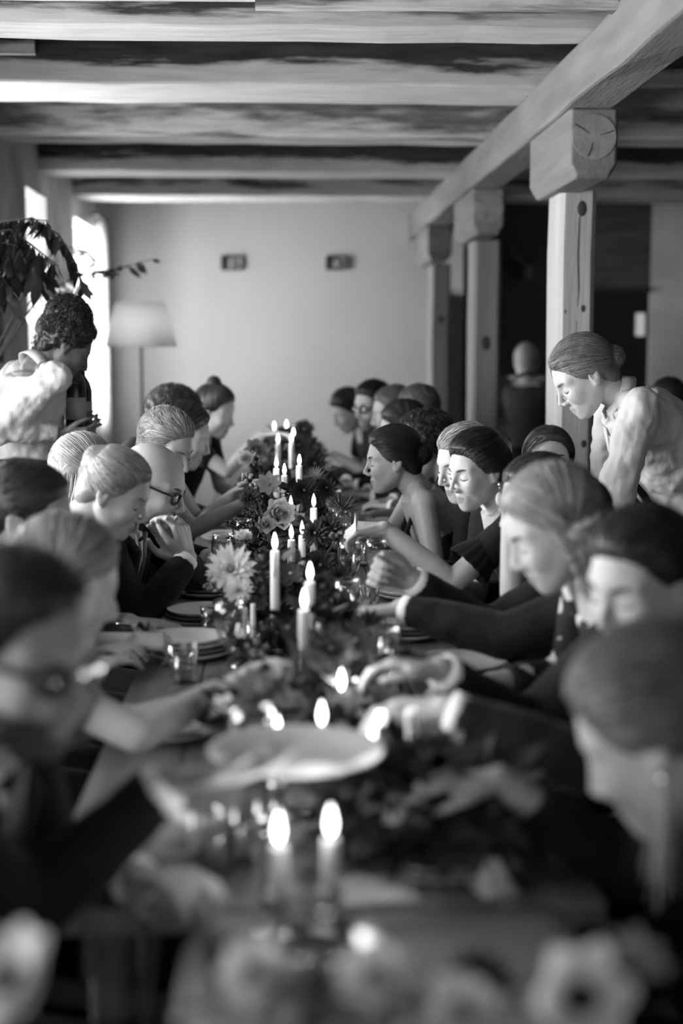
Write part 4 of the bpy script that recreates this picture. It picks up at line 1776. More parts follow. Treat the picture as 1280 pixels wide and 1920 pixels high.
def candle(px, py, Y, where, r=.0112, lit=True, power=.36):
    p = P(px, py, Y)
    top = p.z - (.018 if lit else 0)
    o = bpy.data.objects.new('candle_holder', holdm)
    COL.objects.link(o)
    o.location = (p.x, Y, TZ)
    tag(o, 'small brass holder of the candle ' + where, 'candle holder', 'candle holders')
    c = empty('taper_candle', (p.x, Y, TZ + .045), ('lit taper candle ' if lit else 'slim unlit taper candle ') + where, 'candle', 'candles down the table')
    base = TZ + .0455
    rr = np.random.RandomState(int(px + py))
    m = MB().lathe([(0, base), (r * 1.06, base), (r * 1.02, base + (top - base) * .5), (r * .95, top - .004), (r * .8, top), (r * .45, top - .004), (0, top - .004)], (p.x, Y, 0), 16)
    part(m, 'wax', wax, c, c.location)
    if lit:
        for k in range(2):
            a = rr.rand() * 6.3
            L = rr.uniform(.03, .07)
            part(MB().tube([(p.x + r * .93 * math.cos(a), Y + r * .93 * math.sin(a), top - .002), (p.x + r * 1.02 * math.cos(a), Y + r * 1.02 * math.sin(a), top - L * .6), (p.x + r * 1.02 * math.cos(a), Y + r * 1.02 * math.sin(a), top - L)], [.0015, .002, .0028], 6), 'wax_drip', wax, c, c.location)
    part(MB().tube([(p.x, Y, top - .006), (p.x + .0006, Y, top + .008)], .0009, 5), 'wick', wick, c, c.location)
    if lit:
        f_ = bpy.data.objects.new('flame', flm)
        COL.objects.link(f_)
        f_.parent = c
        f_.location = (0, 0, top + .006 - (TZ + .045))
        l = bpy.data.lights.new('flame_light', 'POINT')
        l.energy = power
        l.shadow_soft_size = .012
        lo = bpy.data.objects.new('flame_light', l)
        COL.objects.link(lo)
        lo.location = (p.x, Y, top + .055)


CAND = [(522, 1558, 1.75, 'nearest the camera, left of the pair'), (620, 1545, 1.76, 'nearest the camera, right of the pair'),
        (520, 1370, 2.22, 'behind the left rim of the serving plate'), (603, 1342, 2.24, 'standing behind the middle of the serving plate'),
        (640, 1279, 2.46, 'with the tallest stem behind the serving plate'), (666, 1272, 2.62, 'touching the tallest one behind the serving plate'), (697, 1394, 2.12, 'very short, standing in for a bright blob at the right rim of the serving plate'),  # the very short candle is added in place of a bright blob
        (570, 1126, 2.85, 'below the leaning one in the middle of the table'), (581, 1075, 3.06, 'just above the middle one among dark foliage'),
        (515, 1018, 3.4, 'tall and thick beside the spiky white dahlia'),
        (588, 941, 4.2, 'slender, to the right of the pink blossoms'), (545, 944, 4.36, 'with drips beside the pale peony'), (566, 992, 4.12, 'short between the two slender ones'), (546, 1000, 4.02, 'short, left of the slender ones'),
        (518, 869, 5.3, 'left of three behind the cosmos flower'), (533, 882, 5.22, 'lowest of three behind the cosmos flower'), (561, 864, 5.42, 'right of three behind the cosmos flower'),
        (514, 800, 7.0, 'far away, leftmost of the distant cluster'), (537, 797, 7.15, 'far away, highest of the distant cluster'), (550, 812, 6.75, 'far away, rightmost of the distant cluster'), (546, 823, 6.5, 'far away, low right of the distant cluster'),
        (521, 824, 6.45, 'far away, low left of the distant cluster')]
for a in CAND:
    candle(*a)
candle(459, 1140, 3.3, 'leaning left in the glass beside the dahlia', .006, False)
candle(474, 1132, 3.36, 'beside another slim one near the dahlia', .006, False)
candle(598, 1168, 3.0, 'next to the leaning middle candle', .006, False)
# ================================================================ flowers and greenery
leaf_d = mat('leaf_dark', 0.035, 0.5, var=0.4, scale=12, tone=True, spec=0.4)
stem_m = mat('stem_green', 0.05, 0.6)
pet_w = mat('petal_white', 0.8, 0.7, tone=True, var=0.1, scale=20, trans=0.25)
pet_p = mat('petal_pale', 0.34, 0.7, tone=True, var=0.15, scale=20, trans=0.25)
pet_d = mat('petal_dark', 0.03, 0.6, tone=True, var=0.2, scale=20)
cent_d = mat('flower_centre', 0.03, 0.9, var=.4, scale=90)
cent_l = mat('flower_centre_pale', 0.3, 0.9, var=.4, scale=90)
bowl_m = mat('flower_bowl', 0.06, 0.4)


def petal(mb, o, d, n, L, W, cup=.3, tone=1.0, tip=.5, M=4):
    """one petal from o along d, facing n: a curved strip with thickness"""
    d = unit(d)
    n = unit(n - d * (n @ d))
    s = np.cross(d, n)
    rows = []
    for i in range(M + 1):
        t = i / M
        w = W * (math.sin(math.pi * (t ** .7 * .86 + .07))) * (1 if t < .99 else tip)
        p = o + d * L * t + n * L * cup * t * t
        rows.append((p - s * w + n * w * .25, p, p + s * w + n * w * .25))
    v = [q for r in rows for q in r]
    f = []
    for i in range(M):
        a = 3 * i
        f += [(a, a + 1, a + 4, a + 3), (a + 1, a + 2, a + 5, a + 4)]
    mb.add(v, f, tone)


def flower_mb(kind, c, axis, R, seed=0):
    """returns petals MB and centre MB"""
    rr = np.random.RandomState(seed)
    ax = unit(axis)
    a, b = frame(ax)
    pm_, cm_ = MB(), MB()
    c = np.asarray(c, float)

    def ring(n, elev, L, W, cup, ph=0, tn=1.0, tip=.5, base=.1):
        for i in range(n):
            t = 2 * math.pi * (i + ph) / n + rr.normal() * .06
            rad = a * math.cos(t) + b * math.sin(t)
            e = elev + rr.normal() * .07
            d = rad * math.cos(e) + ax * math.sin(e)
            nn = -rad * math.sin(e) + ax * math.cos(e)
            petal(pm_, c + rad * R * base, d, nn, L * R * rr.uniform(.9, 1.08), W * R, cup, tn * rr.uniform(.85, 1.1), tip)
    if kind == 'dahlia':
        for k, (n, e, L) in enumerate(((14, -.25, 1.0), (14, .05, 1.0), (12, .35, .92), (10, .65, .78), (8, .95, .6), (6, 1.25, .45))):
            ring(n, e, L, .15, .12, k * .5, 1, .15)
        cm_.sphere(c + ax * R * .12, R * .14, 10, 6)
    elif kind == 'cosmos':
        ring(8, .12, 1.0, .34, .12, 0, 1, .75)
        cm_.sphere(c + ax * R * .04, (R * .2, R * .2, R * .14), 12, 8)
    elif kind == 'peony':
        for k, (n, e, L, W) in enumerate(((7, .1, .95, .42), (7, .45, .92, .42), (6, .8, .85, .4), (6, 1.1, .75, .34), (4, 1.4, .6, .28))):
            ring(n, e, L, W, .3, k * .5, 1, .85)
        cm_.sphere(c + ax * R * .25, R * .25, 10, 6)
    elif kind == 'anemone':
        ring(6, .25, 1.0, .5, .2, 0, 1, .85)
        ring(5, .45, .85, .45, .2, .5, 1, .85)
        cm_.sphere(c + ax * R * .2, (R * .34, R * .34, R * .26), 14, 8)
    elif kind == 'spiky':
        for k, (n, e) in enumerate(((12, .2), (12, .55), (9, .95))):
            ring(n, e, 1.0, .05, .12, k * .5, 1, .2)
        cm_.sphere(c, R * .12, 8, 6)
    elif kind == 'cluster':
        for i in range(16):
            u = unit(rr.normal(size=3))
            p = c + u * R * rr.uniform(.4, 1)
            pm_.sphere(p, R * .2, 7, 5, tone=rr.uniform(.6, 1.2))
        cm_.sphere(c, R * .3, 8, 6)
    return pm_, cm_


def leaf(mb, o, d, n, L, W, tone):
    d = unit(d)
    n = unit(n - d * (n @ d))
    s = np.cross(d, n)
    v = [o, o + d * L * .35 - s * W + n * W * .3, o + d * L * .35, o + d * L * .35 + s * W + n * W * .3,
         o + d * L * .7 - s * W * .8 - n * L * .04, o + d * L * .7 - n * L * .06, o + d * L * .7 + s * W * .8 - n * L * .04, o + d * L - n * L * .16]
    f = [(0, 2, 1), (0, 3, 2), (1, 2, 5, 4), (2, 3, 6, 5), (4, 5, 7), (5, 6, 7)]
    mb.add(v, f, tone)


NAMES = {'dahlia': 'dahlia', 'cosmos': 'cosmos_flower', 'peony': 'peony', 'anemone': 'anemone', 'spiky': 'spiky_flower', 'cluster': 'berry_sprig'}


def bouquet(px, Y, label, sx, sy, hgt, n, flowers, seed, lw=.02, ll=.06, vase='bowl', zbase=TZ, dens_top=.6):
    rr = np.random.RandomState(seed)
    cx = X(px, Y)
    r = empty('flower_arrangement', (cx, Y, zbase), label, 'flowers', 'flower arrangements down the table')
    org = r.location
    if vase == 'bowl':
        part(MB().lathe([(0, 0), (.045, 0), (.05, .006), (.085, .05), (.08, .065), (.074, .065), (.078, .05), (.045, .012), (0, .012)], (cx, Y, zbase), 24), 'bowl', bowl_m, r, org)
        neck = V(cx, Y, zbase + .055)
    else:
        part(MB().lathe([(0, 0), (.05, 0), (.055, .004), (.058, .1), (.05, .16), (.056, .2), (.053, .2), (.047, .16), (.054, .1), (.05, .012), (0, .012)], (cx, Y, zbase), 24), 'glass_vase', mat_glass(), r, org)
        neck = V(cx, Y, zbase + .15)
    fol, stm = MB(), MB()
    for i in range(n):
        u = V(rr.uniform(-1, 1), rr.uniform(-1, 1), 0)
        while u[0] ** 2 + u[1] ** 2 > 1:
            u = V(rr.uniform(-1, 1), rr.uniform(-1, 1), 0)
        zz = zbase + .03 + (hgt - .03) * (rr.rand() ** dens_top) * (1 - .75 * (u[0] ** 2 + u[1] ** 2))
        p = V(cx + u[0] * sx, Y + u[1] * sy, zz)
        d = unit(V(u[0], u[1], .2) + rr.normal(size=3) * .5)
        leaf(fol, p, d, unit(V(0, 0, 1) + rr.normal(size=3) * .5), ll * rr.uniform(.6, 1.3), lw * rr.uniform(.6, 1.2), float(np.clip(rr.normal(1, .45), .3, 2.4)))
        if i % 8 == 0:
            stm.tube([neck, (neck + p) / 2 + V(0, 0, .02), p], [.0022, .0018, .001], 5)
    fo = part(fol, 'foliage', leaf_d, r, org, False)
    fo['kind'] = 'stuff'
    for k, (fx, fy, FY, kind, R, pm_, axis) in enumerate(flowers):
        c = P(fx, fy, FY)
        pmb, cmb = flower_mb(kind, V(*c), V(*axis), R, seed * 50 + k)
        fo_ = part(pmb, NAMES[kind], pm_, r, org)
        part(cmb, 'centre', cent_d if kind == 'anemone' else cent_l if kind != 'cluster' else pm_, fo_, org)
        stm.tube([neck, (neck + V(*c)) / 2 + V(0, 0, -.02), V(*c) - unit(V(*axis)) * R * .05], [.0028, .0024, .002], 5)
    part(stm, 'stems', stem_m, r, org)
    return r


up = (0, -.5, 1)
fw_ = (0, -1, .35)
bouquet(600, 1.28, 'blurred white flowers in a glass vase closest to the camera', .14, .10, .20, 40,
        [(482, 1835, 1.2, 'peony', .036, pet_w, (-.3, -.8, 1)), (702, 1840, 1.18, 'peony', .034, pet_w, (-.2, -.8, 1)), (1078, 1872, 1.14, 'anemone', .048, pet_w, (.3, -1, .5)),
         (905, 1835, 1.24, 'dahlia', .03, pet_d, (0, -.6, 1)), (865, 1905, 1.15, 'peony', .036, pet_w, (-.1, -.8, 1)), (38, 1850, 1.1, 'anemone', .05, pet_w, (-.7, -.5, .8)),
         (1195, 1800, 1.2, 'cosmos', .03, pet_p, (.3, -.3, 1))], 1, vase='glass', zbase=TZ)
bouquet(815, 2.02, 'dark leafy arrangement beside the serving plate', .16, .12, .17, 240,
        [(800, 1395, 2.1, 'peony', .03, pet_p, up), (868, 1420, 2.05, 'cosmos', .035, pet_p, up), (735, 1440, 1.98, 'dahlia', .03, pet_d, up), (700, 1500, 1.95, 'cluster', .025, pet_p, up), (745, 1545, 1.93, 'cosmos', .022, pet_w, fw_)], 2, .022, .07)
bouquet(560, 2.5, 'arrangement of large pale blossoms behind the candles of the serving plate', .15, .13, .2, 200,
        [(495, 1300, 2.48, 'peony', .05, pet_p, up), (545, 1330, 2.42, 'peony', .035, pet_p, up), (770, 1240, 2.62, 'dahlia', .035, pet_d, up), (720, 1310, 2.5, 'cosmos', .035, pet_p, up),
         (425, 1325, 2.45, 'cosmos', .028, pet_w, up), (620, 1215, 2.66, 'dahlia', .045, pet_d, fw_), (665, 1200, 2.7, 'dahlia', .04, pet_d, fw_), (780, 1330, 2.45, 'cluster', .03, pet_p, up)], 3, .02, .065)
bouquet(600, 3.02, 'dark foliage with near-black blossoms around the middle candles', .16, .13, .19, 260,
        [(640, 1150, 3.1, 'dahlia', .045, pet_d, fw_), (690, 1180, 2.95, 'dahlia', .04, pet_d, fw_), (720, 1205, 2.9, 'peony', .03, pet_p, up), (560, 1185, 3.0, 'cosmos', .03, pet_d, fw_), (480, 1230, 2.9, 'cluster', .03, pet_p, up),
         (605, 1100, 3.15, 'peony', .035, pet_d, fw_)], 4, .018, .06)
bouquet(520, 3.62, 'spiky white dahlia with green foliage beside the tall candle', .16, .14, .21, 300,
        [(432, 1068, 3.55, 'dahlia', .062, pet_w, (-.1, -1, .45)), (447, 1108, 3.5, 'dahlia', .035, pet_w, fw_), (455, 1010, 3.8, 'peony', .028, pet_w, (0, -.4, 1)), (600, 1060, 3.6, 'dahlia', .042, pet_d, fw_), (640, 1085, 3.5, 'dahlia', .036, pet_d, fw_),
         (545, 1075, 3.5, 'cosmos', .03, pet_d, fw_), (490, 1085, 3.45, 'cluster', .028, pet_d, up), (395, 1095, 3.5, 'cluster', .022, pet_p, up), (630, 1010, 3.75, 'cluster', .026, pet_p, up)], 5, .016, .05)
bouquet(545, 4.3, 'pink peonies and dark leaves in front of the slender candles', .17, .15, .25, 340,
        [(525, 965, 4.25, 'peony', .05, pet_p, fw_), (498, 985, 4.2, 'peony', .03, pet_p, fw_), (640, 955, 4.25, 'spiky', .055, pet_d, (.3, -.5, 1)), (468, 900, 4.5, 'cluster', .03, pet_p, up), (615, 990, 4.15, 'dahlia', .04, pet_d, fw_),
         (472, 965, 4.2, 'cluster', .03, pet_d, up), (470, 935, 4.4, 'dahlia', .032, pet_d, fw_), (590, 1000, 4.1, 'dahlia', .04, pet_d, fw_), (665, 985, 4.2, 'cluster', .026, pet_d, up), (435, 980, 4.2, 'cluster', .022, pet_d, up)], 6, .016, .05)
bouquet(540, 4.95, 'cosmos flower with fine stems behind the peonies', .17, .15, .28, 300,
        [(503, 908, 4.8, 'cosmos', .042, pet_p, fw_), (480, 860, 5.1, 'cluster', .03, pet_p, up), (590, 895, 4.9, 'spiky', .04, pet_p, up), (570, 920, 4.85, 'dahlia', .045, pet_d, fw_), (612, 915, 4.9, 'dahlia', .036, pet_d, fw_), (475, 930, 4.8, 'dahlia', .03, pet_d, fw_)], 7, .016, .05)
bouquet(540, 5.8, 'dim flowers in front of the distant candles', .18, .17, .26, 260,
        [(480, 845, 5.8, 'peony', .05, pet_p, fw_), (590, 870, 5.7, 'dahlia', .05, pet_d, fw_), (460, 860, 5.7, 'peony', .035, pet_w, fw_), (620, 880, 5.6, 'peony', .03, pet_p, up)], 8, .018, .06)
bouquet(545, 6.95, 'dark bushy flowers around the farthest candles', .2, .25, .36, 320,
        [(500, 830, 6.8, 'peony', .045, pet_p, fw_), (560, 835, 6.7, 'dahlia', .05, pet_d, fw_), (570, 805, 6.9, 'dahlia', .05, pet_d, fw_)], 9, .02, .07)
bouquet(545, 8.2, 'dark flowers at the far end of the table', .2, .25, .3, 220, [(560, 810, 8.0, 'peony', .05, pet_p, fw_)], 10, .02, .07)

# ---- leafy branches arching from a tall vase at the left wall
vx, vy = -1.24, 5.75
ped = empty('pedestal', (vx, vy, 0), 'grey pedestal by the left wall carrying the branch vase', 'pedestal')
part(MB().box((vx - .13, vy - .13, 0), (vx + .13, vy + .13, .06)).box((vx - .11, vy - .11, .06), (vx + .11, vy + .11, .86)).box((vx - .14, vy - .14, .86), (vx + .14, vy + .14, .9)), 'column', mat('pedestal_stone', .2, .8, v2=.14), ped, ped.location, False, .01)
bv = empty('branch_vase', (vx, vy, .9), 'tall vase of dark drooping branches behind the server in white', 'vase')
part(MB().lathe([(0, 0), (.07, 0), (.09, .05), (.1, .2), (.06, .34), (.05, .4), (.06, .42), (.055, .42), (.045, .4), (.055, .34), (.09, .2), (.06, .02), (0, .02)], (vx, vy, .9), 24), 'vase_body', mat('vase_clay', .1, .6), bv, bv.location)
lm = MB()
leaf(lm, V(0, 0, 0), V(1, 0, 0), V(0, 0, 1), 1.0, .19, 1.0)
leafmesh = lm.mesh('leaf')
leafmesh.materials.append(mat('branch_leaf', .03, .5, var=.3, scale=9))
leaf2 = leafmesh.copy()
leaf2.materials.clear()
leaf2.materials.append(mat('branch_blossom', .8, .8, trans=.3))
rr = np.random.RandomState(31)
vt = V(vx, vy, 1.3)


def branch(pts, nleaf, drop, ll, name='branch', mesh=leafmesh, start=.3, spread=.35):
    pts = [V(*p) for p in pts]
    b = part(MB().tube(pts, [.005] + [.0035] * (len(pts) - 2) + [.0015], 6), name, mat('branch_bark', .025, .8), bv, bv.location)
    cum = np.cumsum([0] + [np.linalg.norm(pts[i + 1] - pts[i]) for i in range(len(pts) - 1)])
    for i in range(nleaf):
        t = cum[-1] * (start + (1 - start) * (i + rr.rand()) / nleaf)
        p = V(*[np.interp(t, cum, [q[a] for q in pts]) for a in range(3)])
        d = unit(V(rr.normal() * spread, rr.normal() * spread, -drop))
        L = ll * rr.uniform(.6, 1.15)
        n = unit(rr.normal(size=3))
        n = unit(n - d * (n @ d))
        s = np.cross(n, d)
        o = bpy.data.objects.new('leaf' if mesh is leafmesh else 'blossom_petal', mesh)
        COL.objects.link(o)
        o.parent = b
        Mx = Matrix(((d[0], s[0], n[0], 0), (d[1], s[1], n[1], 0), (d[2], s[2], n[2], 0), (0, 0, 0, 1)))
        o.matrix_basis = Matrix.Translation(Vector(p) - bv.location) @ Mx @ Matrix.Diagonal((L, L * .9, L, 1))


branch([vt, P(-60, 470, 5.7), P(-10, 418, 5.6), P(40, 410, 5.5), P(92, 414, 5.4)], 55, .9, .09, start=.45)
branch([vt, P(-50, 440, 5.75), P(60, 408, 5.7), P(110, 440, 5.6), P(140, 490, 5.55), P(158, 540, 5.5)], 50, 1.0, .085, start=.5)
branch([vt, P(-80, 500, 5.6), P(-20, 450, 5.5), P(30, 460, 5.4), P(70, 500, 5.4), P(80, 530, 5.4)], 70, 1.0, .12, start=.4)
branch([vt, P(-60, 560, 5.6), P(-20, 490, 5.5), P(15, 480, 5.4), P(35, 510, 5.4)], 60, 1.0, .12, start=.4)
branch([vt, P(-60, 520, 5.6), P(-30, 440, 5.5), P(20, 430, 5.45), P(60, 460, 5.4), P(110, 500, 5.4)], 60, 1.0, .11, start=.4)
branch([vt, P(-70, 540, 5.5), P(-30, 500, 5.4), P(5, 520, 5.35), P(20, 545, 5.35)], 40, 1.0, .12, start=.4)
branch([vt + V(.01, .02, 0), P(60, 560, 6.4), P(150, 515, 7.0), P(215, 505, 7.3), P(285, 486, 7.5)], 22, .25, .085, start=.62, spread=.6)
branch([vt + V(.01, .02, 0), P(60, 520, 6.4), P(110, 460, 7.0), P(160, 470, 7.3), P(195, 520, 7.5)], 60, .5, .06, mesh=leaf2, start=.4, spread=.7)
branch([vt + V(.01, .02, 0), P(70, 560, 6.4), P(120, 530, 6.8), P(165, 545, 7.1), P(190, 570, 7.2)], 46, .5, .06, mesh=leaf2, start=.4, spread=.7)
# ================================================================ the guests and servers
SH = dict(style='short', t=.012, locks=352, lock_r=0.0019, length=.035, comb=(-1, 0, -.2))
def hs_(**k):
    d = dict(SH)
    d.update(k)
    return d


GL, GR = 'guests on the left side of the table', 'guests on the right side of the table'

# ---- left row, near to far
person('bearded guest with glasses in a black suit holding out a plate', P(28, 1226, 1.78), -32, 14, 0, 'm', .33, hairspec=hs_(seed=1, t=.016), hair_v=.03, baz=-12, beard=.8, glasses='thick',
       wr=P(318, 1468, 1.82), hr=dict(d=(1, .15, .10), n=(0, .1, 1), curl=(.15, .3, .3)), er=(-1, -.35, -.35), group=GL)
person('fair woman with bobbed hair reaching a bare arm over the table', P(120, 1094, 2.62), 8, 22, 0, 'f', .42, hairspec=dict(style='bob', t=.014, locks=572, lock_r=0.0019, longfall=.11, seed=2), hair_v=.30, outfit='dress', outfit_m=dress_g,
       wr=P(405, 1296, 2.62), hr=dict(d=(1, .15, .55), n=(.3, 0, -1), curl=(.2, .35, .3)), er=(-.3, -1, -.3), group=GL)
person('dark-haired man at the left edge of the picture behind the fair woman', P(48, 975, 3.2), 0, 16, 0, 'm', .36, hairspec=hs_(seed=3), hair_v=.035, group=GL)


def l4x(i):
    w = i['wl']
    i['child'](MB().lathe([(.027, -.003), (.031, -.003), (.031, .003), (.027, .003), (.027, -.003)], w + V(-.012, 0, 0), 20), 'bracelet', gold_m)


person('woman with a fair pinned-up bun looking down at her plate', P(213, 926, 3.65), -8, 28, 0, 'f', .40, hs=.92, face=True, voxel=.0045,
       hairspec=dict(style='updo', t=.014, locks=924, lock_r=0.0016, bun=((-.088, 0, .068), (.042, .05, .042)), seed=4), hair_v=.30, outfit='dress', brow=brow_l,
       wl=P(243, 1166, 3.6), hl=dict(d=(1, 0, -.10), n=(0, 0, -1), curl=(.12, .15, .1)), wr=P(240, 1203, 3.32), hr=dict(d=(1, .1, .0), n=(0, .5, -1), curl=(.9, 1.0, .6)), group=GL, extra=l4x)
person('guest with loose light hair behind the pinned-up bun', P(155, 892, 4.5), 50, 12, 0, 'f', .42, hip=(-.98, 4.45, .52), hairspec=dict(style='bob', t=.020, locks=700, lock_r=.0018, longfall=.12, seed=5), hair_v=.42, group=GL, outfit='dress')
person('bald man with black-rimmed glasses and clasped hands', P(282, 911, 4.1), -10, 24, 0, 'm', .38, hs=.96, face=True, voxel=.0045, glasses='thick',
       wr=P(352, 1046, 3.98), wl=P(338, 1050, 4.06), hr=dict(d=(-.25, .25, 1), n=(-.9, .5, -.2), curl=(.6, .7, .4), spread=.12), hl=dict(d=(-.35, -.25, .9), n=(.2, -1, -.3), curl=(.35, .5, .3), spread=.14),
       er=(1, -.3, -1), el=(1, .2, -1), group=GL)
person('fair-haired man with a quiff looking down', P(310, 840, 4.72), -36, 26, 0, 'm', .45, hs=.94, face=True, voxel=.0045, baz=-10, brow=brow_l,
       hairspec=dict(style='quiff', t=.016, locks=1144, lock_r=0.0015, length=.05, lift=.0014, seed=6), hair_v=.33, group=GL)
person('woman with long dark hair stretching a bare arm to the flowers', P(343, 818, 5.3), -4, 20, 0, 'f', .36, hairspec=dict(style='long', t=.016, locks=440, lock_r=0.0019, longfall=.26, seed=7), hair_v=.03, outfit='strap',
       wr=P(468, 940, 5.12), hr=dict(d=(1, 0, .05), n=(0, .3, -1)), wl=P(440, 925, 5.35), group=GL)
person('brown curly-haired guest in a grey jacket far down the left side', P(325, 790, 5.95), -12, 24, 0, 'm', .38, hairspec=dict(style='curly', t=.026, noise=0.0090, nsc=45, locks=950, lock_r=.0024, seed=8), hair_v=.075, outfit_m=suit_g, group=GL)
person('woman with a small topknot at the far end of the left row', P(402, 772, 6.7), -22, 20, 0, 'f', .38, hairspec=dict(style='updo', t=.014, locks=352, lock_r=0.0019, bun=((-.05, 0, .135), (.035, .035, .032)), seed=9), hair_v=.045, outfit='dress',
       wr=P(490, 815, 6.6), hr=dict(d=(1, 0, .1)), group=GL)

# ---- right row, near to far


def r11x(i):
    M, C = i['M'], i['C']
    e = C + M @ V(-.005, .083, -.036)
    t = MB().sphere(e, .006, 10, 8)
    eo = i['child'](t, 'tassel_earring', gold_m)
    rr = np.random.RandomState(2)
    s = MB()
    for k in range(26):
        o = rr.normal(size=3) * .005
        s.tube([e + V(0, 0, -.004) + o * .2, e + V(0, 0, -.06) + o, e + V(0, 0, -.135 - .01 * rr.rand()) + o * 2.2], .0011, 4)
    part(s, 'tassel', mat('tassel_thread', .35, .6), eo, i['org'])


person('nearest guest on the right with a long tassel earring', P(1238, 1378, 1.76), 150, 32, -4, 'f', .36, hs=1.08, hairspec=dict(style='updo', t=.018, locks=572, lock_r=0.0019, bun=((-.10, 0, .03), (.05, .055, .05)), seed=11), hair_v=.085, outfit='sleeved',
       wr=P(935, 1462, 1.95), hr=dict(d=(-1, .1, -.05), n=(0, 0, -1)), wl=(.60, 1.66, .60), group=GR, extra=r11x)
person('dark-haired man in a black suit facing the camera side, right edge', P(1205, 1094, 2.32), 214, 18, 0, 'm', .40, hs=.96, face=True, hairspec=hs_(seed=12, t=.015), hair_v=.018, baz=195,
       wr=P(826, 1256, 2.5), hr=dict(d=(-1, .05, .15), n=(0, -.2, -1), curl=(.5, .6, .4)), wl=P(838, 1330, 2.28), hl=dict(d=(-1, .25, -.12), n=(0, .3, -1)), group=GR)
person('woman with long highlighted hair in a dark floral dress', P(1040, 990, 2.76), 184, 30, 0, 'f', .42, face=True, hairspec=dict(style='long', t=.014, locks=924, lock_r=0.0020, longfall=.30, seed=13, fallx=.025), hair_v=.30, outfit='sleeved', outfit_m=floral_m, group=GR,
       wl=(.40, 2.66, .80), wr=(.42, 2.9, .80))
person('hidden man in black whose fist and sleeve reach past the floral dress', P(1062, 990, 3.16), 182, 12, 0, 'm', .42, hs=.92, voxel=.0045, hairspec=hs_(seed=14), hair_v=.04,
       wr=P(772, 1086, 3.34), hr=dict(d=(-1, -.05, .35), n=(-.1, -1, -.15), curl=(1.2, 1.35, .8), thumb=.5), wl=P(752, 1142, 3.2), hl=dict(d=(-1, .15, -.12), n=(0, 0, -1), curl=(.35, .4, .3)), group=GR)
person('woman resting her cheek on a bare raised forearm', P(1006, 946, 3.58), 203, 12, 0, 'f', .45, voxel=.005, hairspec=dict(style='updo', t=.014, locks=572, lock_r=0.0017, bun=((-.09, 0, .03), (.04, .045, .04)), seed=15), hair_v=.045, outfit='dress',
       wl=P(956, 985, 3.44), hl=dict(d=(.15, .15, 1), n=(1, .2, 0), curl=(.3, .4, .3)), el=(-1, -.1, -1), group=GR)


def r3x(i):
    M, C = i['M'], i['C']
    for s in (1, -1):
        e = C + M @ V(-.006, s * .083, -.034)
        eo = i['child'](MB().sphere(e, (.006, .006, .008), 10, 8), 'drop_earring', gold_m)
        part(MB().tube([e, e + V(0, 0, -.022)], .0012, 5), 'chain', gold_m, eo, i['org'])
        part(MB().sphere(e + V(0, 0, -.04), (.011, .004, .019), 14, 10), 'pendant', mat('pearl', .8, .2), eo, i['org'])
    # ruffled neck scarf strands
    for k in range(7):
        a = -0.5 + k * .16
        q = i['N'] + i['fwd'] * .05 + i['lat'] * (.02 + .01 * k)
        i['child'](MB().tube([i['N'] + i['lat'] * (.05) + V(0, 0, .0), q - i['sp'] * .03, q - i['sp'] * (.09 + .006 * k) + i['fwd'] * .03], [.004, .005, .003], 6), 'scarf_fold', mat('scarf_silk', .35, .5))
    # puffed ruffle at the sleeve
    w = i['EL']
    rf = MB()
    n = 40
    sx = unit(i['EL'] - (i['S'] + i['lat'] * .15))
    a, b = frame(sx)
    mid = i['EL'] - sx * .09
    for j, (rad, off) in enumerate(((.046, -.04), (.058, 0.0), (.066, .03))):
        rf.add([mid + sx * off + (a * math.cos(2 * math.pi * k / n) + b * math.sin(2 * math.pi * k / n)) * (rad + (.007 * math.sin(k * 2.2) if j else 0)) for k in range(n)], [])
    rf.f = [(j * n + k, j * n + (k + 1) % n, (j + 1) * n + (k + 1) % n, (j + 1) * n + k) for j in range(2) for k in range(n)]
    i['child'](rf, 'sleeve_ruffle', dress_b)


r3 = person('smiling woman with dark pinned hair and drop earrings stirring with a spoon', P(896, 884, 4.0), 208, 14, 0, 'f', .48, hs=.9, face=True, voxel=.004,
            hairspec=dict(style='updo', t=.020, locks=1012, lock_r=0.0015, bun=((-.085, 0, .065), (.052, .058, .05)), seed=16), hair_v=.012, outfit='dress', baz=190,
            wl=P(722, 992, 3.86), hl=dict(d=(-1, .1, .0), n=(-.2, .4, -1), curl=(.75, .8, .4), thumb=.5), el=(.2, -.2, -1), wr=P(848, 1092, 3.98), hr=dict(d=(-1, -.2, -.35), n=(0, 0, -1), curl=(1.0, 1.1, .6)), group=GR, extra=r3x)
person('fair guest whose bright forehead shows behind the smiling woman', P(872, 870, 4.44), 208, 18, 0, 'm', .52, hs=.92, face=True, voxel=.005, hairspec=dict(style='quiff', t=.014, locks=792, lock_r=0.0015, length=.045, lift=.001, seed=17), hair_v=.42, brow=brow_l, group=GR, baz=190, outfit='sleeved')
person('woman with a low black bun in a black strap dress seen in profile', P(737, 864, 4.92), 179, 10, 0, 'f', .30, hs=.94, face=True, voxel=.004,
       hairspec=dict(style='updo', t=.016, locks=924, lock_r=0.0015, bun=((-.108, 0, .012), (.05, .056, .048)), seed=18), hair_v=.008, outfit='strap',
       wr=P(652, 955, 5.06), hr=dict(d=(-1, .0, -.1)), wl=P(722, 1000, 4.74), hl=dict(d=(-1, .1, -.15)), group=GR)
i5 = P(797, 842, 5.4)
person('black curly-haired man whose ear shows behind the low bun', i5, 172, 20, 0, 'm', .33, hairspec=dict(style='curly', t=.026, noise=0.0090, nsc=50, locks=950, lock_r=.0024, seed=19), hair_v=.012, hip=(.78, 5.4, .52), group=GR)
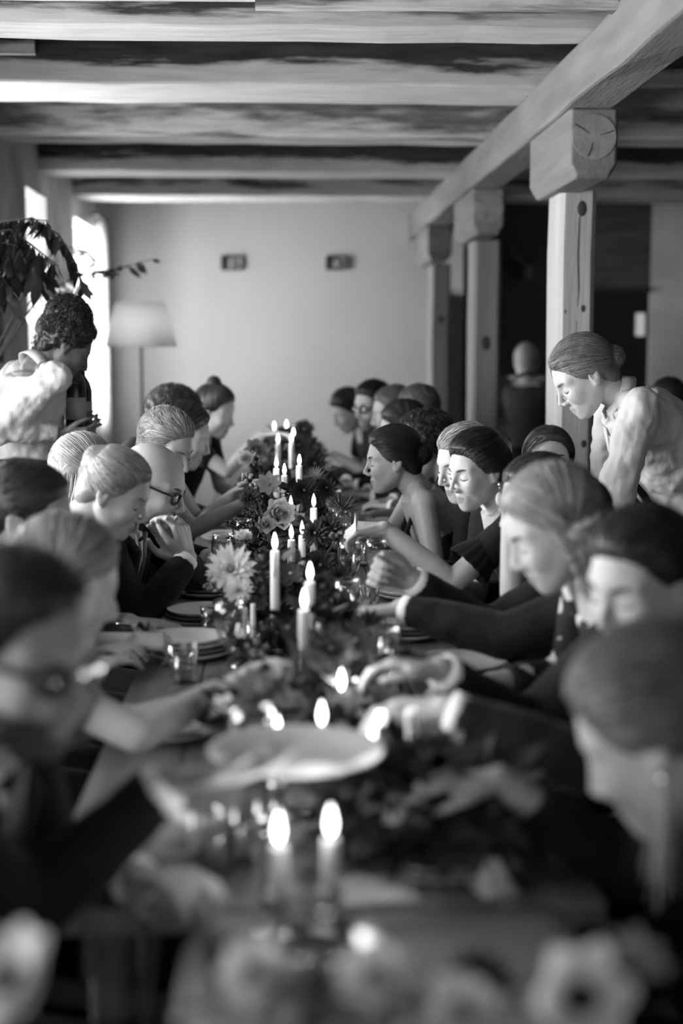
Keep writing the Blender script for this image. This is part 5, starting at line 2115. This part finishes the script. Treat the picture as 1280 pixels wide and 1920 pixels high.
person('dark-haired guest just beyond the black curly hair', P(757, 808, 5.95), 182, 18, 0, 'f', .36, hairspec=dict(style='bob', t=.016, locks=352, lock_r=0.0019, longfall=.1, seed=20), hair_v=.014, outfit='dress', group=GR)
person('brown-haired man turned away beside the far posts', P(783, 776, 6.5), 140, 14, 0, 'm', .38, hairspec=hs_(seed=21), hair_v=.07, outfit_m=suit_g, group=GR, baz=175)
person('guest with greying hair between two dark heads', P(738, 774, 6.98), 184, 14, 0, 'm', .38, hairspec=hs_(seed=22), hair_v=.12, group=GR)
person('man with dark hair, beard and glasses far down the right side', P(698, 762, 7.52), 218, 12, 0, 'm', .40, face=True, hairspec=hs_(seed=23, t=.018), hair_v=.014, beard=.6, glasses='thick', group=GR, baz=190)
person('long-haired dark woman bent over the far end of the table', P(652, 770, 8.1), 205, 32, 0, 'f', .40, hairspec=dict(style='long', t=.016, locks=352, lock_r=0.0019, longfall=.26, seed=24), hair_v=.016, outfit='dress', group=GR, baz=185,
       wl=P(625, 852, 7.9), hl=dict(d=(-1, 0, .1)))

# ---- others in the room
person('woman with centre-parted dark hair seated behind the right row', P(1028, 872, 4.66), 264, -6, 0, 'f', .42, face=True, voxel=.005, hairspec=dict(style='long', t=.014, locks=572, lock_r=0.0017, longfall=.2, seed=25, part_y=0), hair_v=.045, outfit='dress', hip=(1.16, 4.92, .54), sw=.14,
       wl=(1.0, 4.6, .7), wr=(.88, 4.7, .72))
person('fair-haired server in a white shirt bending over the right row', P(1096, 706, 4.3), 182, 36, 0, 'f', .50, hs=.98, face=True, voxel=.004, brow=brow_l,
       hairspec=dict(style='updo', t=.014, locks=1144, lock_r=0.0015, bun=((-.112, 0, -.002), (.038, .045, .04)), seed=26), hair_v=.20, outfit='shirt', hip=(1.34, 4.42, .95), seated=False,
       wl=(.87, 4.1, .86), wr=(.9, 4.5, .92), hl=dict(d=(-.6, 0, -1), n=(0, .5, -.3)), sw=.165, lips=.7)


person('dark-haired server in a white shirt standing at the left wall', P(120, 650, 5.2), 22, 34, 0, 'f', .13, face=True, voxel=.005,
       hairspec=dict(style='curly', t=.020, noise=0.0090, nsc=55, locks=950, lock_r=.0024, bun=((-.045, 0, .105), (.085, .082, .075)), seed=27), hair_v=.010, outfit='shirt', hip=(-.94, 5.22, 1.0), seated=False,
       wr=P(118, 815, 5.08), wl=P(148, 800, 5.36), hr=dict(d=(1, .2, 0), n=(0, .5, .5), curl=(.6, .7, .5)), hl=dict(d=(.3, -1, .2), n=(.5, 0, .2), curl=(.8, .9, .5)), er=(-.7, -.2, -1), baz=36, lips=.7)
person('grey-haired man in a dim jacket standing with his back turned beyond the posts', P(987, 680, 9.6), 78, 6, 0, 'm', .42, hairspec=hs_(seed=28), hair_v=.42, outfit_m=suit_g, hip=(1.66, 9.6, .9), seated=False,
       wl=(1.42, 9.8, .9), wr=(1.95, 9.7, .9))
person('dark-haired guest at another table beyond the server', P(1252, 760, 6.8), 95, 8, 0, 'm', .4, hairspec=hs_(seed=29), hair_v=.015, hip=(1.86, 6.72, .62), wl=(1.7, 7.1, .85), wr=(2.0, 7.1, .85))

# ---- stools under the two guests who do not sit on the benches
for (x, y, z, lab) in ((1.16, 4.92, .40, 'dark stool of the woman behind the right row'), (1.86, 6.72, .48, 'dark stool of the guest at another table')):
    s = empty('stool', (x, y, 0), lab, 'stool')
    part(MB().lathe([(0, z - .03), (.14, z - .03), (.15, z - .02), (.15, z - .004), (.14, z), (0, z)], (x, y, 0), 20), 'seat', wood_dark, s, s.location)
    for k in range(4):
        a = math.pi / 4 + k * math.pi / 2
        part(MB().tube([(x + .11 * math.cos(a), y + .11 * math.sin(a), z - .03), (x + .14 * math.cos(a), y + .14 * math.sin(a), 0)], .014, 8), 'leg', wood_dark, s, s.location)

# ---- things held
def spoon_held(p0, p1, lab):
    p0, p1 = V(*p0), V(*p1)
    d = unit(p1 - p0)
    r = empty('serving_spoon', tuple(p0), lab, 'spoon')
    part(MB().tube([p0, p0 + (p1 - p0) * .5, p1], [.005, .0035, .003], 8), 'handle', steel, r, r.location)
    a, b = frame(d)
    Mx = np.stack([a, b, d], 1)
    part(MB().sphere(p1 + d * .025, (.017, .006, .03), 14, 8, M=Mx), 'bowl', steel, r, r.location)


spoon_held(P(668, 962, 3.84), P(664, 1040, 3.84), 'spoon held upright over the glass by the smiling woman')
bot = MB().lathe([(0, 0), (.036, 0), (.038, .004), (.038, .17), (.03, .2), (.0145, .225), (.0135, .29), (.015, .292), (.015, .302), (0, .302)], n=20).mesh('bottle_glass')
bot.materials.append(mat('bottle_dark', .012, .15, spec=.5))
lbl = MB().lathe([(.0383, .05), (.0386, .05), (.0386, .13), (.0383, .13)], n=20).mesh('label')
lbl.materials.append(mat('bottle_label', .3, .7))
for (px, py, Y, lab) in ((143, 812, 5.22, 'dark wine bottle held in front of the server in white, left one'), (155, 818, 5.34, 'dark wine bottle held by the server in white, right one')):
    p = P(px, py, Y)
    o = empty('wine_bottle', tuple(p), lab, 'bottle', 'bottles held by the server')
    for me in (bot, lbl):
        c = bpy.data.objects.new('glass_body' if me is bot else 'bottle_label', me)
        COL.objects.link(c)
        c.parent = o
# corsage on the near wrist of the woman with the bun
c = P(268, 1196, 3.36)
r = empty('wrist_corsage', tuple(c), 'dark leafy corsage on the wrist beside the plate stack', 'corsage')
m = MB()
rr = np.random.RandomState(8)
for k in range(46):
    u = unit(rr.normal(size=3))
    leaf(m, V(*c) + u * .012, u, unit(rr.normal(size=3)), .035, .008, rr.uniform(.4, 2))
q = part(m, 'leaves', leaf_d, r, r.location, False)
q['kind'] = 'stuff'
for k in range(4):
    u = V(.02 * (k - 1.5), -.02, .015 * (k % 2))
    pmb, cmb = flower_mb('cosmos', V(*c) + u, V(.2 * (k - 1.5), -1, .5), .014, k)
    part(pmb, 'small_flower', pet_p, r, r.location)
